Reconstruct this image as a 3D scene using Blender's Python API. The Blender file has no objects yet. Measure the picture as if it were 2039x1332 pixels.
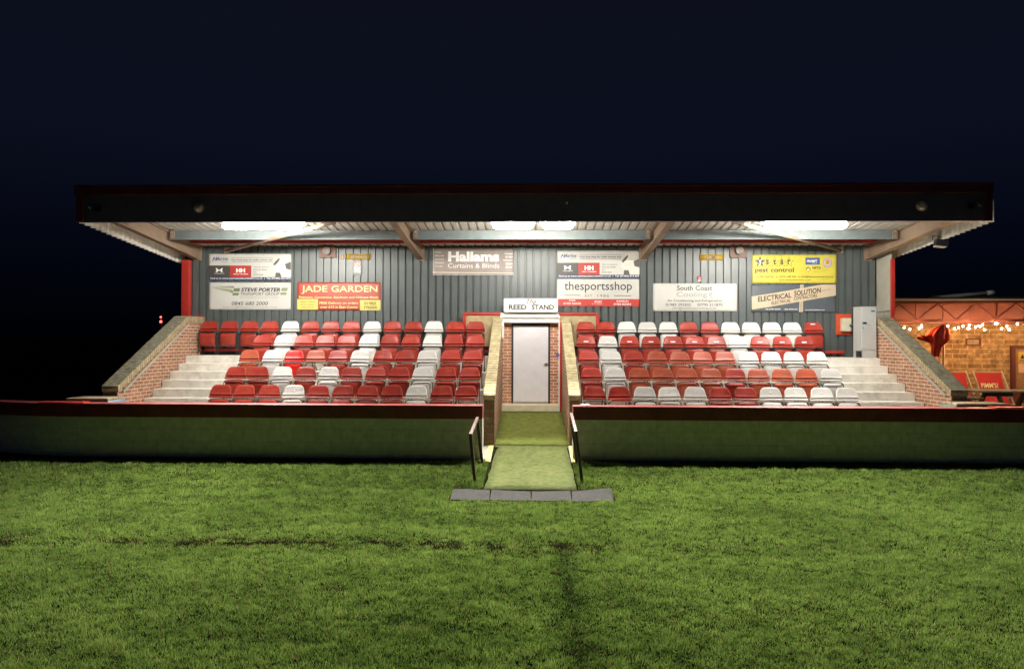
import bpy, bmesh, math, random
import numpy as np
from mathutils import Vector, Matrix, Euler
R = math.radians
random.seed(7)
S = bpy.context.scene
COL = S.collection
PI = math.pi

# ------------------------------------------------------------------ camera, sky, exposure
EYE = 2.27
cam_d = bpy.data.cameras.new('camera')
cam = bpy.data.objects.new('camera', cam_d); COL.objects.link(cam)
cam_d.sensor_width = 36.0
cam_d.lens = 36.0 * 1390.0 / 2039.0
cam_d.clip_start = 0.05; cam_d.clip_end = 3000
cam.matrix_world = Matrix.Translation((0, 0, EYE)) @ Matrix.Rotation(R(1.545), 4, 'Z') @ Matrix.Rotation(R(90.577), 4, 'X') @ Matrix.Rotation(R(0.18), 4, 'Z')
S.camera = cam
W = bpy.data.worlds.new('World'); S.world = W; W.use_nodes = True
nt = W.node_tree; nt.nodes.clear()
sky = nt.nodes.new('ShaderNodeTexSky'); sky.sky_type = 'NISHITA'; sky.sun_disc = False
sky.sun_elevation = R(-5.0); sky.sun_rotation = R(200)
b1 = nt.nodes.new('ShaderNodeBackground'); b1.inputs[1].default_value = 0.05
b2 = nt.nodes.new('ShaderNodeBackground'); b2.inputs[0].default_value = (0.0040, 0.0055, 0.0125, 1); b2.inputs[1].default_value = 1.0
tcw = nt.nodes.new('ShaderNodeTexCoord'); sw = nt.nodes.new('ShaderNodeSeparateXYZ'); nt.links.new(tcw.outputs['Generated'], sw.inputs[0])
rw = nt.nodes.new('ShaderNodeValToRGB'); ew = rw.color_ramp.elements
ew[0].position = 0.0; ew[0].color = (0.0001, 0.0002, 0.0005, 1); ew[1].position = 0.5; ew[1].color = (0.0040, 0.0052, 0.0112, 1)
q = ew.new(0.10); q.color = (0.0008, 0.0016, 0.0046, 1); q = ew.new(0.26); q.color = (0.0034, 0.0050, 0.0128, 1)
nt.links.new(sw.outputs['Z'], rw.inputs[0]); nt.links.new(rw.outputs[0], b2.inputs[0])
ad = nt.nodes.new('ShaderNodeAddShader'); wo = nt.nodes.new('ShaderNodeOutputWorld')
nt.links.new(sky.outputs[0], b1.inputs[0]); nt.links.new(b1.outputs[0], ad.inputs[0]); nt.links.new(b2.outputs[0], ad.inputs[1]); nt.links.new(ad.outputs[0], wo.inputs[0])
S.view_settings.view_transform = 'Standard'; S.view_settings.look = 'None'; S.view_settings.exposure = 0.0; S.view_settings.gamma = 1.0
S.cycles.use_denoising = True
S.cycles.max_bounces = 8; S.cycles.diffuse_bounces = 4; S.cycles.glossy_bounces = 3
S.cycles.sample_clamp_indirect = 8.0
S.cycles.caustics_reflective = False; S.cycles.caustics_refractive = False
LAMP = 310.0          # radiance of the strip lights' diffusers
FAIRY = 600.0
PITCH_W = 1020.0       # area lights added to brighten the pitch, watts for a 1.6 m fitting

# ------------------------------------------------------------------ materials
MATS = {}
def mat(name, col, rough=0.6, metal=0.0, var=0.12, vscale=6.0, bump=0.0, bscale=60.0, dirt=None, dscale=1.5, damt=0.5, spec=0.5, rnd=False):
    if name in MATS: return MATS[name]
    m = bpy.data.materials.new(name); m.use_nodes = True; MATS[name] = m
    n = m.node_tree.nodes; l = m.node_tree.links
    p = n['Principled BSDF']; p.inputs['Roughness'].default_value = rough; p.inputs['Metallic'].default_value = metal
    p.inputs['Specular IOR Level'].default_value = spec
    tc = n.new('ShaderNodeTexCoord')
    nz = n.new('ShaderNodeTexNoise'); nz.inputs['Scale'].default_value = vscale; nz.inputs['Detail'].default_value = 6
    co = tc.outputs['Object']
    if rnd:   # every copy gets its own scuffs and fading
        oi = n.new('ShaderNodeObjectInfo'); vo = n.new('ShaderNodeVectorMath'); vo.operation = 'MULTIPLY_ADD'
        l.new(oi.outputs['Random'], vo.inputs[0]); vo.inputs[1].default_value = (37, 53, 71); l.new(co, vo.inputs[2]); co = vo.outputs[0]
    l.new(co, nz.inputs['Vector'])
    mr = n.new('ShaderNodeMapRange'); mr.inputs[1].default_value = 0.3; mr.inputs[2].default_value = 0.7
    mr.inputs[3].default_value = 1 - var; mr.inputs[4].default_value = 1 + var
    l.new(nz.outputs['Fac'], mr.inputs[0])
    mx = n.new('ShaderNodeVectorMath'); mx.operation = 'SCALE'; mx.inputs[0].default_value = col[:3]
    if rnd:
        m1 = n.new('ShaderNodeMath'); m1.operation = 'MULTIPLY_ADD'; l.new(oi.outputs['Random'], m1.inputs[0]); m1.inputs[1].default_value = 0.30; m1.inputs[2].default_value = 0.84
        m2 = n.new('ShaderNodeMath'); m2.operation = 'MULTIPLY'; l.new(m1.outputs[0], m2.inputs[0]); l.new(mr.outputs[0], m2.inputs[1]); l.new(m2.outputs[0], mx.inputs['Scale'])
    else: l.new(mr.outputs[0], mx.inputs['Scale'])
    out = mx.outputs[0]
    if dirt:
        n2 = n.new('ShaderNodeTexNoise'); n2.inputs['Scale'].default_value = dscale; n2.inputs['Detail'].default_value = 8; n2.inputs['Roughness'].default_value = 0.7
        l.new(co, n2.inputs['Vector'])
        r2 = n.new('ShaderNodeMapRange'); r2.inputs[1].default_value = 0.5; r2.inputs[2].default_value = 0.75; r2.inputs[4].default_value = damt
        l.new(n2.outputs['Fac'], r2.inputs[0])
        mm = n.new('ShaderNodeMix'); mm.data_type = 'RGBA'; l.new(r2.outputs[0], mm.inputs['Factor']); l.new(out, mm.inputs['A']); mm.inputs['B'].default_value = (*dirt, 1)
        out = mm.outputs['Result']
    l.new(out, p.inputs['Base Color'])
    if bump:
        n3 = n.new('ShaderNodeTexNoise'); n3.inputs['Scale'].default_value = bscale; n3.inputs['Detail'].default_value = 4
        l.new(tc.outputs['Object'], n3.inputs['Vector'])
        bp = n.new('ShaderNodeBump'); bp.inputs['Strength'].default_value = bump; bp.inputs['Distance'].default_value = 0.02
        l.new(n3.outputs['Fac'], bp.inputs['Height']); l.new(bp.outputs['Normal'], p.inputs['Normal'])
    return m
def emit(name, col, k):
    if name in MATS: return MATS[name]
    m = bpy.data.materials.new(name); m.use_nodes = True; MATS[name] = m
    n = m.node_tree.nodes; l = m.node_tree.links; n.clear()
    e = n.new('ShaderNodeEmission'); e.inputs[0].default_value = (*col, 1); e.inputs[1].default_value = k
    o = n.new('ShaderNodeOutputMaterial'); l.new(e.outputs[0], o.inputs[0]); return m
def brick(name, axes, c1, c2, mortar, bw=0.225, rh=0.075, ms=0.011, rough=0.85, lichen=None, bias=0.0, off=0.5, stain=0.25):
    if name in MATS: return MATS[name]
    m = bpy.data.materials.new(name); m.use_nodes = True; MATS[name] = m
    n = m.node_tree.nodes; l = m.node_tree.links
    p = n['Principled BSDF']; p.inputs['Roughness'].default_value = rough; p.inputs['Specular IOR Level'].default_value = 0.25
    tc = n.new('ShaderNodeTexCoord'); sp = n.new('ShaderNodeSeparateXYZ'); l.new(tc.outputs['Object'], sp.inputs[0])
    # slightly uneven courses
    wz = n.new('ShaderNodeTexNoise'); wz.inputs['Scale'].default_value = 5.0; l.new(tc.outputs['Object'], wz.inputs['Vector'])
    cb = n.new('ShaderNodeCombineXYZ')
    for i, a in enumerate(axes):
        if a in 'XYZ': l.new(sp.outputs['XYZ'.index(a)], cb.inputs[i])
        else: cb.inputs[i].default_value = 0.1
    va = n.new('ShaderNodeVectorMath'); va.operation = 'MULTIPLY_ADD'; l.new(wz.outputs['Color'], va.inputs[0]); va.inputs[1].default_value = (0.012, 0.006, 0); l.new(cb.outputs[0], va.inputs[2])
    bt = n.new('ShaderNodeTexBrick'); bt.offset = off
    l.new(va.outputs[0], bt.inputs['Vector'])
    for k, v in (('Scale', 1.0), ('Mortar Size', ms), ('Mortar Smooth', 0.25), ('Bias', bias), ('Brick Width', bw), ('Row Height', rh)): bt.inputs[k].default_value = v
    bt.inputs['Color1'].default_value = (*c1, 1); bt.inputs['Color2'].default_value = (*c2, 1); bt.inputs['Mortar'].default_value = (*mortar, 1)
    nz = n.new('ShaderNodeTexNoise'); nz.inputs['Scale'].default_value = 9; nz.inputs['Detail'].default_value = 8; l.new(tc.outputs['Object'], nz.inputs['Vector'])
    mr = n.new('ShaderNodeMapRange'); mr.inputs[1].default_value = 0.25; mr.inputs[2].default_value = 0.75; mr.inputs[3].default_value = 1 - stain; mr.inputs[4].default_value = 1 + stain; l.new(nz.outputs['Fac'], mr.inputs[0])
    sc = n.new('ShaderNodeVectorMath'); sc.operation = 'SCALE'; l.new(bt.outputs['Color'], sc.inputs[0]); l.new(mr.outputs[0], sc.inputs['Scale'])
    out = sc.outputs[0]
    if lichen:
        n2 = n.new('ShaderNodeTexNoise'); n2.inputs['Scale'].default_value = 14; n2.inputs['Detail'].default_value = 8; n2.inputs['Roughness'].default_value = 0.75; l.new(tc.outputs['Object'], n2.inputs['Vector'])
        r2 = n.new('ShaderNodeMapRange'); r2.inputs[1].default_value = 0.5; r2.inputs[2].default_value = 0.62; r2.inputs[4].default_value = 0.8; l.new(n2.outputs['Fac'], r2.inputs[0])
        mm = n.new('ShaderNodeMix'); mm.data_type = 'RGBA'; l.new(r2.outputs[0], mm.inputs['Factor']); l.new(out, mm.inputs['A']); mm.inputs['B'].default_value = (*lichen, 1); out = mm.outputs['Result']
    l.new(out, p.inputs['Base Color'])
    bp = n.new('ShaderNodeBump'); bp.inputs['Strength'].default_value = 0.6; bp.inputs['Distance'].default_value = 0.01; bp.invert = True
    ma = n.new('ShaderNodeMath'); ma.operation = 'MULTIPLY_ADD'; l.new(nz.outputs['Fac'], ma.inputs[0]); ma.inputs[1].default_value = -0.5; l.new(bt.outputs['Fac'], ma.inputs[2])
    l.new(ma.outputs[0], bp.inputs['Height']); l.new(bp.outputs['Normal'], p.inputs['Normal'])
    return m

RED = (0.46, 0.035, 0.024)
M_seat_red = mat('seat red plastic', (0.345, 0.036, 0.023), 0.40, var=0.12, vscale=5, dirt=(0.42, 0.11, 0.06), dscale=5, damt=0.5, spec=0.4, rnd=True)
M_seat_fade = mat('seat faded red plastic', (0.42, 0.085, 0.042), 0.40, var=0.14, vscale=6, dirt=(0.48, 0.19, 0.105), dscale=5, damt=0.5, spec=0.4, rnd=True)
M_seat_new = mat('seat bright red plastic', (0.60, 0.016, 0.010), 0.28, var=0.05)
M_seat_white = mat('seat white plastic', (0.74, 0.73, 0.70), 0.33, var=0.05, dirt=(0.46, 0.43, 0.35), dscale=6, damt=0.5, rnd=True)
M_steel = mat('seat frame steel', (0.045, 0.042, 0.042), 0.42, 0.6, bump=0.1)
M_redpaint = mat('red gloss paint', RED, 0.4, var=0.15, dirt=(0.22, 0.03, 0.02), damt=0.5, dscale=3)
M_maroon = mat('dark red trim paint', (0.15, 0.035, 0.036), 0.5, var=0.2, dirt=(0.09, 0.028, 0.03))
M_coping_red = mat('coping dark red paint', (0.20, 0.032, 0.032), 0.45, var=0.22, vscale=3, bump=0.15, dirt=(0.32, 0.12, 0.10), damt=0.5, dscale=3.5)
M_fascia = mat('fascia dark sheet', (0.14, 0.15, 0.27), 0.45, var=0.15, dirt=(0.10, 0.10, 0.15))
M_clad = mat('grey green coated steel', (0.088, 0.104, 0.101), 0.40, 0.0, var=0.10, vscale=2.5, dirt=(0.075, 0.09, 0.086), dscale=1.2, damt=0.55)
M_deck = mat('white coated deck', (0.52, 0.50, 0.45), 0.55, var=0.1, dirt=(0.45, 0.40, 0.33), damt=0.4)
M_verge = mat('pale corrugated verge sheet', (0.80, 0.78, 0.72), 0.6, var=0.1, dirt=(0.5, 0.46, 0.38), damt=0.4)
M_rafter = mat('brown steel beam', (0.27, 0.195, 0.135), 0.55, var=0.15, vscale=4, dirt=(0.16, 0.10, 0.065), damt=0.55, dscale=3)
M_purlin = mat('grey painted purlin', (0.145, 0.17, 0.168), 0.55, var=0.1, dirt=(0.2, 0.2, 0.19), damt=0.3)
M_board = mat('pale board', (0.40, 0.385, 0.32), 0.75, var=0.12, dirt=(0.28, 0.26, 0.2), bump=0.15)
M_conc = mat('white painted concrete', (0.84, 0.81, 0.74), 0.75, var=0.13, vscale=5, bump=0.25, bscale=40, dirt=(0.44, 0.41, 0.29), dscale=3.2, damt=0.8)
M_slab = mat('grey concrete', (0.26, 0.25, 0.225), 0.85, var=0.2, bump=0.3)
M_brickY = brick('red brick along depth', 'YZ-', (0.42, 0.205, 0.12), (0.31, 0.14, 0.082), (0.60, 0.48, 0.37))
M_brickX = brick('red brick along width', 'XZ-', (0.58, 0.27, 0.155), (0.44, 0.18, 0.10), (0.70, 0.58, 0.45))
M_buff = brick('buff brick pier', 'XZ-', (0.24, 0.165, 0.085), (0.19, 0.125, 0.06), (0.16, 0.12, 0.08), stain=0.3)
M_cope = brick('brick on edge coping', 'Y--', (0.46, 0.375, 0.215), (0.37, 0.29, 0.155), (0.27, 0.215, 0.13), bw=0.078, rh=4.0, ms=0.012, lichen=(0.30, 0.29, 0.23), stain=0.35, off=0.0)
M_cope_top = brick('lichened coping top', 'Y--', (0.33, 0.30, 0.20), (0.24, 0.215, 0.14), (0.12, 0.105, 0.07), bw=0.078, rh=4.0, ms=0.014, lichen=(0.36, 0.37, 0.31), stain=0.45, off=0.0)
M_tcope = brick('tunnel brick coping', 'Y--', (0.58, 0.49, 0.29), (0.46, 0.38, 0.21), (0.29, 0.235, 0.13), bw=0.10, rh=4.0, ms=0.016, lichen=(0.36, 0.33, 0.22), stain=0.4, off=0.0)
M_wallpaint = brick('painted block boundary wall', 'XZ-', (0.74, 0.74, 0.71), (0.71, 0.71, 0.68), (0.60, 0.60, 0.57), bw=0.45, rh=0.225, ms=0.007, stain=0.16)
M_white = mat('white paint', (0.78, 0.77, 0.74), 0.5, var=0.04)
M_cream = mat('cream board', (0.74, 0.67, 0.48), 0.7, var=0.12)
M_ply = mat('weathered plywood', (0.42, 0.33, 0.18), 0.8, var=0.2, vscale=8, dirt=(0.27, 0.2, 0.11), damt=0.6, dscale=6)
M_door = mat('pale grey door', (0.76, 0.75, 0.79), 0.4, var=0.04)
M_dark = mat('dark painted frame', (0.035, 0.037, 0.04), 0.45)
M_black = mat('black plastic', (0.02, 0.02, 0.022), 0.5)
M_grey = mat('grey metal cabinet', (0.50, 0.51, 0.50), 0.42, var=0.05, dirt=(0.36, 0.35, 0.31), damt=0.4, dscale=3)
M_metal = mat('bare metal', (0.5, 0.5, 0.5), 0.3, 0.9)
M_brass = mat('brass', (0.6, 0.42, 0.15), 0.3, 0.9)
M_rail = mat('brown handrail paint', (0.085, 0.045, 0.038), 0.42, var=0.2, vscale=12, dirt=(0.18, 0.14, 0.12), damt=0.5, dscale=9)
M_turf1 = mat('green artificial turf', (0.185, 0.22, 0.050), 0.95, var=0.28, vscale=9.0, bump=0.9, bscale=120, dirt=(0.27, 0.25, 0.09), dscale=1.6, damt=0.7, spec=0.1)
M_turf2 = mat('worn artificial turf', (0.098, 0.118, 0.038), 0.95, var=0.30, vscale=11, bump=0.9, bscale=120, dirt=(0.15, 0.135, 0.062), dscale=2.2, damt=0.75, spec=0.1)
M_rubber = mat('worn grey rubber', (0.041, 0.040, 0.038), 0.95, spec=0.08, var=0.2, vscale=14, bump=0.4, bscale=90, dirt=(0.022, 0.022, 0.018), damt=0.7, dscale=5)
M_yellow = mat('yellow line paint', (0.62, 0.50, 0.14), 0.7, var=0.2, dirt=(0.35, 0.3, 0.2), damt=0.6, dscale=7)
M_wood = mat('weathered timber', (0.36, 0.29, 0.19), 0.8, var=0.2, dirt=(0.2, 0.16, 0.1))
M_dwood = mat('dark stained timber', (0.055, 0.05, 0.045), 0.7, var=0.2)
M_bluep = mat('blue grey paint', (0.22, 0.33, 0.42), 0.6, var=0.15, dirt=(0.4, 0.42, 0.4))
M_greenp = mat('green grey paint', (0.15, 0.24, 0.20), 0.6, var=0.2, dirt=(0.35, 0.40, 0.36))
M_stone = brick('orange clubhouse stone', 'XZ-', (0.42, 0.24, 0.115), (0.25, 0.135, 0.06), (0.50, 0.32, 0.17), bw=0.42, rh=0.14, ms=0.014, stain=0.5)
M_clubred = mat('clubhouse red paint', (0.16, 0.036, 0.024), 0.55, var=0.2)
M_truss = mat('truss dark red paint', (0.13, 0.03, 0.022), 0.5, var=0.2)
M_canvas = mat('red canvas', (0.42, 0.020, 0.022), 0.8, var=0.12, bump=0.2)
M_soil = mat('soil', (0.03, 0.022, 0.014), 0.95)

# ------------------------------------------------------------------ mesh helpers
class MB:
    def __init__(s): s.v = []; s.f = []; s.m = []; s.mats = []; s.sm = []
    def mi(s, m):
        if m not in s.mats: s.mats.append(m)
        return s.mats.index(m)
    def add(s, vs, fs, m, smooth=False):
        o = len(s.v); s.v += [tuple(v) for v in vs]; k = s.mi(m)
        for f in fs: s.f.append([i + o for i in f]); s.m.append(k); s.sm.append(smooth)
    def box(s, x0, y0, z0, x1, y1, z1, m):
        x0, x1 = min(x0, x1), max(x0, x1); y0, y1 = min(y0, y1), max(y0, y1); z0, z1 = min(z0, z1), max(z0, z1)
        s.add([(x0,y0,z0),(x1,y0,z0),(x1,y1,z0),(x0,y1,z0),(x0,y0,z1),(x1,y0,z1),(x1,y1,z1),(x0,y1,z1)],
              [(0,3,2,1),(4,5,6,7),(0,1,5,4),(1,2,6,5),(2,3,7,6),(3,0,4,7)], m)
    def bar(s, a, b, w, h, m, up=(0, 0, 1)):
        a, b = Vector(a), Vector(b); d = (b - a).normalized(); u = Vector(up)
        x = d.cross(u); x = x.normalized() if x.length > 1e-5 else Vector((1, 0, 0)); z = x.cross(d).normalized()
        x *= w / 2; z *= h / 2
        vs = [p + i * x + j * z for p in (a, b) for i, j in ((-1,-1),(1,-1),(1,1),(-1,1))]
        s.add(vs, [(3,2,1,0),(4,5,6,7),(0,1,5,4),(1,2,6,5),(2,3,7,6),(3,0,4,7)], m)
    def tube(s, pts, r, m, n=10, closed=False):
        pts = [Vector(p) for p in pts]; N = len(pts); vs = []; ref = None
        for i, p in enumerate(pts):
            a = pts[max(i - 1, 0)]; b = pts[min(i + 1, N - 1)]; d = (b - a).normalized()
            if ref is None: ref = Vector((0, 0, 1)) if abs(d.z) < 0.9 else Vector((0, 1, 0))
            x = d.cross(ref).normalized(); ref = x.cross(d).normalized()
            for k in range(n):
                t = 2 * PI * k / n; vs.append(p + r * (math.cos(t) * x + math.sin(t) * ref))
        fs = [(i * n + k, i * n + (k + 1) % n, (i + 1) * n + (k + 1) % n, (i + 1) * n + k) for i in range(N - 1) for k in range(n)]
        fs += [tuple(range(n - 1, -1, -1)), tuple(range((N - 1) * n, N * n))]
        s.add(vs, fs, m, True)
    def prism(s, poly, axis, a, b, m):
        # poly in the two other axes, extruded along axis from a to b
        def P(p, t): return {'X': (t, p[0], p[1]), 'Y': (p[0], t, p[1]), 'Z': (p[0], p[1], t)}[axis]
        n = len(poly); vs = [P(p, a) for p in poly] + [P(p, b) for p in poly]
        fs = [(i, (i + 1) % n, n + (i + 1) % n, n + i) for i in range(n)] + [tuple(range(n - 1, -1, -1)), tuple(range(n, 2 * n))]
        s.add(vs, fs, m)
    def lathe(s, prof, c, axis, m, n=20):
        vs = []; c = Vector(c)
        for r, h in prof:
            for k in range(n):
                t = 2 * PI * k / n; a, b = r * math.cos(t), r * math.sin(t)
                vs.append(c + Vector({'Z': (a, b, h), 'Y': (a, h, b), 'X': (h, a, b)}[axis]))
        N = len(prof)
        fs = [(i * n + k, i * n + (k + 1) % n, (i + 1) * n + (k + 1) % n, (i + 1) * n + k) for i in range(N - 1) for k in range(n)]
        fs += [tuple(range(n)), tuple(range((N - 1) * n, N * n))]
        s.add(vs, fs, m, True)
    def mesh(s, name):
        me = bpy.data.meshes.new(name); me.from_pydata(s.v, [], s.f)
        for m in s.mats: me.materials.append(m)
        me.polygons.foreach_set('material_index', s.m); me.polygons.foreach_set('use_smooth', s.sm)
        bm = bmesh.new(); bm.from_mesh(me); bmesh.ops.recalc_face_normals(bm, faces=bm.faces[:]); bm.to_mesh(me); bm.free()
        me.update(); return me
    def build(s, name, parent=None, bevel=0.0):
        o = bpy.data.objects.new(name, s.mesh(name)); COL.objects.link(o)
        if parent: o.parent = parent
        if bevel:
            b = o.modifiers.new('bevel', 'BEVEL'); b.width = bevel; b.segments = 2; b.limit_method = 'ANGLE'; b.angle_limit = R(40)
        return o
def tag(o, label=None, cat=None, group=None, kind=None):
    if label: o['label'] = label
    if cat: o['category'] = cat
    if group: o['group'] = group
    if kind: o['kind'] = kind
    return o
def thing(name, loc, label, cat, group=None):
    o = bpy.data.objects.new(name, None); COL.objects.link(o); o.location = loc; o.empty_display_size = 0.1
    return tag(o, label, cat, group)
def put(o, parent):
    o.parent = parent; o.matrix_parent_inverse = Matrix.Translation(parent.location).inverted(); return o
def bake(o):
    """evaluated copy of an object's mesh"""
    bpy.context.view_layer.update(); dg = bpy.context.evaluated_depsgraph_get()
    return bpy.data.meshes.new_from_object(o.evaluated_get(dg), preserve_all_data_layers=True, depsgraph=dg)

# corrugated sheet: profile along u (list of (u, depth)), two end edges
def corr_profile(u0, u1, pitch=0.186, flat=0.132, slope=0.008, depth=0.042):
    out = []; u = u0
    while u < u1:
        for du, d in ((0, 0), (flat, 0), (flat + slope, depth), (pitch - slope, depth)):
            if u + du <= u1: out.append((u + du, d))
        u += pitch
    return out

# ------------------------------------------------------------------ ground
def gz(y):           # pitch rises gently to the wall, then the concourse is level
    if y < 10.65: return 0.0
    if y < 13.4: return 0.088 * (y - 10.65)
    return 0.242
mb = MB()
ys = [-400, -60, -10, 0, 2, 4, 6, 8, 9, 10, 10.65, 11, 11.5, 12, 12.5, 13, 13.4, 15, 20, 40, 120, 600, 1500]
xs = [-1500, -400, -80, -30, -15, -10, -6, -3, -1, 1, 3, 6, 10, 15, 30, 80, 400, 1500]
vs = [(x, y, gz(y)) for y in ys for x in xs]; nx = len(xs)
def ground_mat():
    m = bpy.data.materials.new('pitch ground'); m.use_nodes = True
    n = m.node_tree.nodes; l = m.node_tree.links; p = n['Principled BSDF']; p.inputs['Roughness'].default_value = 1; p.inputs['Specular IOR Level'].default_value = 0.0
    tc = n.new('ShaderNodeTexCoord'); a = n.new('ShaderNodeTexNoise'); a.inputs['Scale'].default_value = 3; a.inputs['Detail'].default_value = 10
    l.new(tc.outputs['Object'], a.inputs['Vector'])
    cr = n.new('ShaderNodeValToRGB'); e = cr.color_ramp.elements; e[0].position = 0.35; e[0].color = (0.0045, 0.0038, 0.0022, 1); e[1].position = 0.7; e[1].color = (0.014, 0.016, 0.005, 1)
    l.new(a.outputs['Fac'], cr.inputs[0]); l.new(cr.outputs[0], p.inputs['Base Color']); return m
mb.add(vs, [(j * nx + i, j * nx + i + 1, (j + 1) * nx + i + 1, (j + 1) * nx + i) for j in range(len(ys) - 1) for i in range(nx - 1)], ground_mat())
tag(mb.build('ground'), kind='structure')
# paved concourse behind the boundary wall
mb = MB(); mb.box(-9.2, 12.8, 0.20, -0.91, 13.395, 0.30, M_slab); mb.box(0.955, 12.8, 0.20, 40, 13.395, 0.30, M_slab); mb.box(8.40, 13.395, 0.2, 40, 40, 0.30, M_slab)
tag(mb.build('pavement'), kind='structure')

# ------------------------------------------------------------------ grass blades (one mesh, nobody could count it)
def vnoise(x, y, sc, seed):
    rs = np.random.RandomState(seed); g = rs.rand(64, 64)
    u = (x * sc) % 64; v = (y * sc) % 64; i = u.astype(int); j = v.astype(int); fu = u - i; fv = v - j
    fu = fu * fu * (3 - 2 * fu); fv = fv * fv * (3 - 2 * fv); i1 = (i + 1) % 64; j1 = (j + 1) % 64
    return (g[i, j] * (1 - fu) + g[i1, j] * fu) * (1 - fv) + (g[i, j1] * (1 - fu) + g[i1, j1] * fu) * fv
def grass():
    rs = np.random.RandomState(3); X = []; Y = []
    for y0, y1, dens in ((3.7, 5.5, 15000), (5.5, 7.5, 11500), (7.5, 9.5, 8500), (9.5, 12.42, 7000)):
        wmax = y1 * 0.80 + 0.5; n = int((y1 - y0) * 2 * wmax * dens)
        x = rs.uniform(-wmax, wmax, n); y = rs.uniform(y0, y1, n)
        nc = max(1, n // 11); cx = rs.uniform(-wmax, wmax, nc); cy = rs.uniform(y0, y1, nc); ci = rs.randint(0, nc, n); tuft = rs.rand(n) < 0.55   # over half the blades stand in tufts
        x = np.where(tuft, cx[ci] + rs.normal(0, 0.013, n), x); y = np.where(tuft, np.clip(cy[ci] + rs.normal(0, 0.013, n), 3.6, 12.42), y); k = np.abs(x) < y * 0.80 + 0.5
        X.append(x[k]); Y.append(y[k])
    x = np.concatenate(X); y = np.concatenate(Y)
    big = vnoise(x, y, 0.55, 1); mid = vnoise(x, y, 2.6, 2); fine = vnoise(x, y, 9.0, 4); strk = vnoise(x * 0.35, y, 3.2, 6)
    keep = (np.abs(x - 0.0) > 0.74) | (y < 10.60)
    keep &= ~((np.abs(x - 0.02) < 1.20) & (y > 9.95) & (y < 10.72))
    # worn line in the turf about the touchline, and a thinner track running to the camera
    yl = 7.74 + 0.16 * (vnoise(x, y * 0, 0.9, 5) - 0.5) + 0.08 * (vnoise(x, y * 0, 4.0, 15) - 0.5)
    patch = np.clip((vnoise(x, y * 0.4, 1.1, 16) * 0.6 + vnoise(x, y, 6.0, 17) * 0.6 - 0.38) * 3.2, 0, 1)
    worn = np.exp(-((y - yl) / (0.10 + 0.24 * vnoise(x, y * 0, 0.8, 18))) ** 2) * np.clip(1.15 - np.maximum(0, x + 0.2) / 1.2, 0.10, 1) * (0.18 + 0.82 * patch)
    tr = np.exp(-((x - 0.36) / 0.13) ** 2) * (y < 7.9)
    bare = worn * 1.15 + tr * 0.50 * fine + 0.20 * (fine < 0.22)
    keep &= rs.rand(len(x)) > np.clip(bare * (0.85 + 0.7 * (fine - 0.5)), 0, 0.95)
    x, y, big, mid, fine, strk, worn, tr = [a[keep] for a in (x, y, big, mid, fine, strk, worn, tr)]
    n = len(x)
    z = np.where(y < 10.65, 0.0, 0.088 * (y - 10.65))
    clump = vnoise(x, y, 14.0, 21); c2 = vnoise(x, y, 5.5, 22)
    h = (0.017 + 0.036 * rs.rand(n) ** 1.3) * (0.50 + 0.72 * clump) * (0.62 + 0.62 * c2) * (1 - 0.45 * np.clip(worn, 0, 1)) * (1 - 0.3 * tr)
    edge = (np.abs(np.abs(x) - 0.80) < 0.14) & (y > 10.7); h = np.where(edge, h * 1.7, h)
    w = (0.0042 + 0.0034 * rs.rand(n)) * (0.72 + 0.07 * y)
    a = rs.rand(n) * 2 * PI; la = rs.rand(n) * 2 * PI; ln = h * (0.15 + 0.70 * rs.rand(n))
    V = np.zeros((n, 3, 3), np.float32)
    V[:, 0] = np.stack([x - np.cos(a) * w / 2, y - np.sin(a) * w / 2, z - 0.003], 1)
    V[:, 1] = np.stack([x + np.cos(a) * w / 2, y + np.sin(a) * w / 2, z - 0.003], 1)
    V[:, 2] = np.stack([x + np.cos(la) * ln, y + np.sin(la) * ln, z + h], 1)
    tint = np.clip(-0.12 + 0.25 * big + 0.25 * strk + 0.20 * c2 + 0.30 * clump + 0.45 * rs.rand(n) - 0.25 * np.clip(worn, 0, 1) - 0.35 * tr, 0, 1)
    dry = (rs.rand(n) < 0.05 + 0.22 * np.clip(worn, 0, 1)).astype(np.float32)
    me = bpy.data.meshes.new('grass'); me.vertices.add(3 * n); me.vertices.foreach_set('co', V.reshape(-1))
    me.loops.add(3 * n); me.loops.foreach_set('vertex_index', np.arange(3 * n, dtype=np.int32))
    me.polygons.add(n); me.polygons.foreach_set('loop_start', np.arange(0, 3 * n, 3, dtype=np.int32))
    at = me.attributes.new('tint', 'FLOAT', 'FACE'); at.data.foreach_set('value', tint.astype(np.float32))
    at = me.attributes.new('dry', 'FLOAT', 'FACE'); at.data.foreach_set('value', dry)
    me.update(calc_edges=True)
    m = bpy.data.materials.new('grass blades'); m.use_nodes = True; nn = m.node_tree.nodes; l = m.node_tree.links; nn.clear()
    A = nn.new('ShaderNodeAttribute'); A.attribute_name = 'tint'; D = nn.new('ShaderNodeAttribute'); D.attribute_name = 'dry'
    cr = nn.new('ShaderNodeValToRGB'); e = cr.color_ramp.elements
    e[0].position = 0.1; e[0].color = (0.036, 0.070, 0.014, 1); e[1].position = 0.9; e[1].color = (0.192, 0.282, 0.058, 1)
    q = e.new(0.5); q.color = (0.090, 0.155, 0.027, 1)
    l.new(A.outputs['Fac'], cr.inputs[0])
    mx = nn.new('ShaderNodeMix'); mx.data_type = 'RGBA'; l.new(D.outputs['Fac'], mx.inputs['Factor']); l.new(cr.outputs[0], mx.inputs['A']); mx.inputs['B'].default_value = (0.22, 0.17, 0.07, 1)
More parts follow.
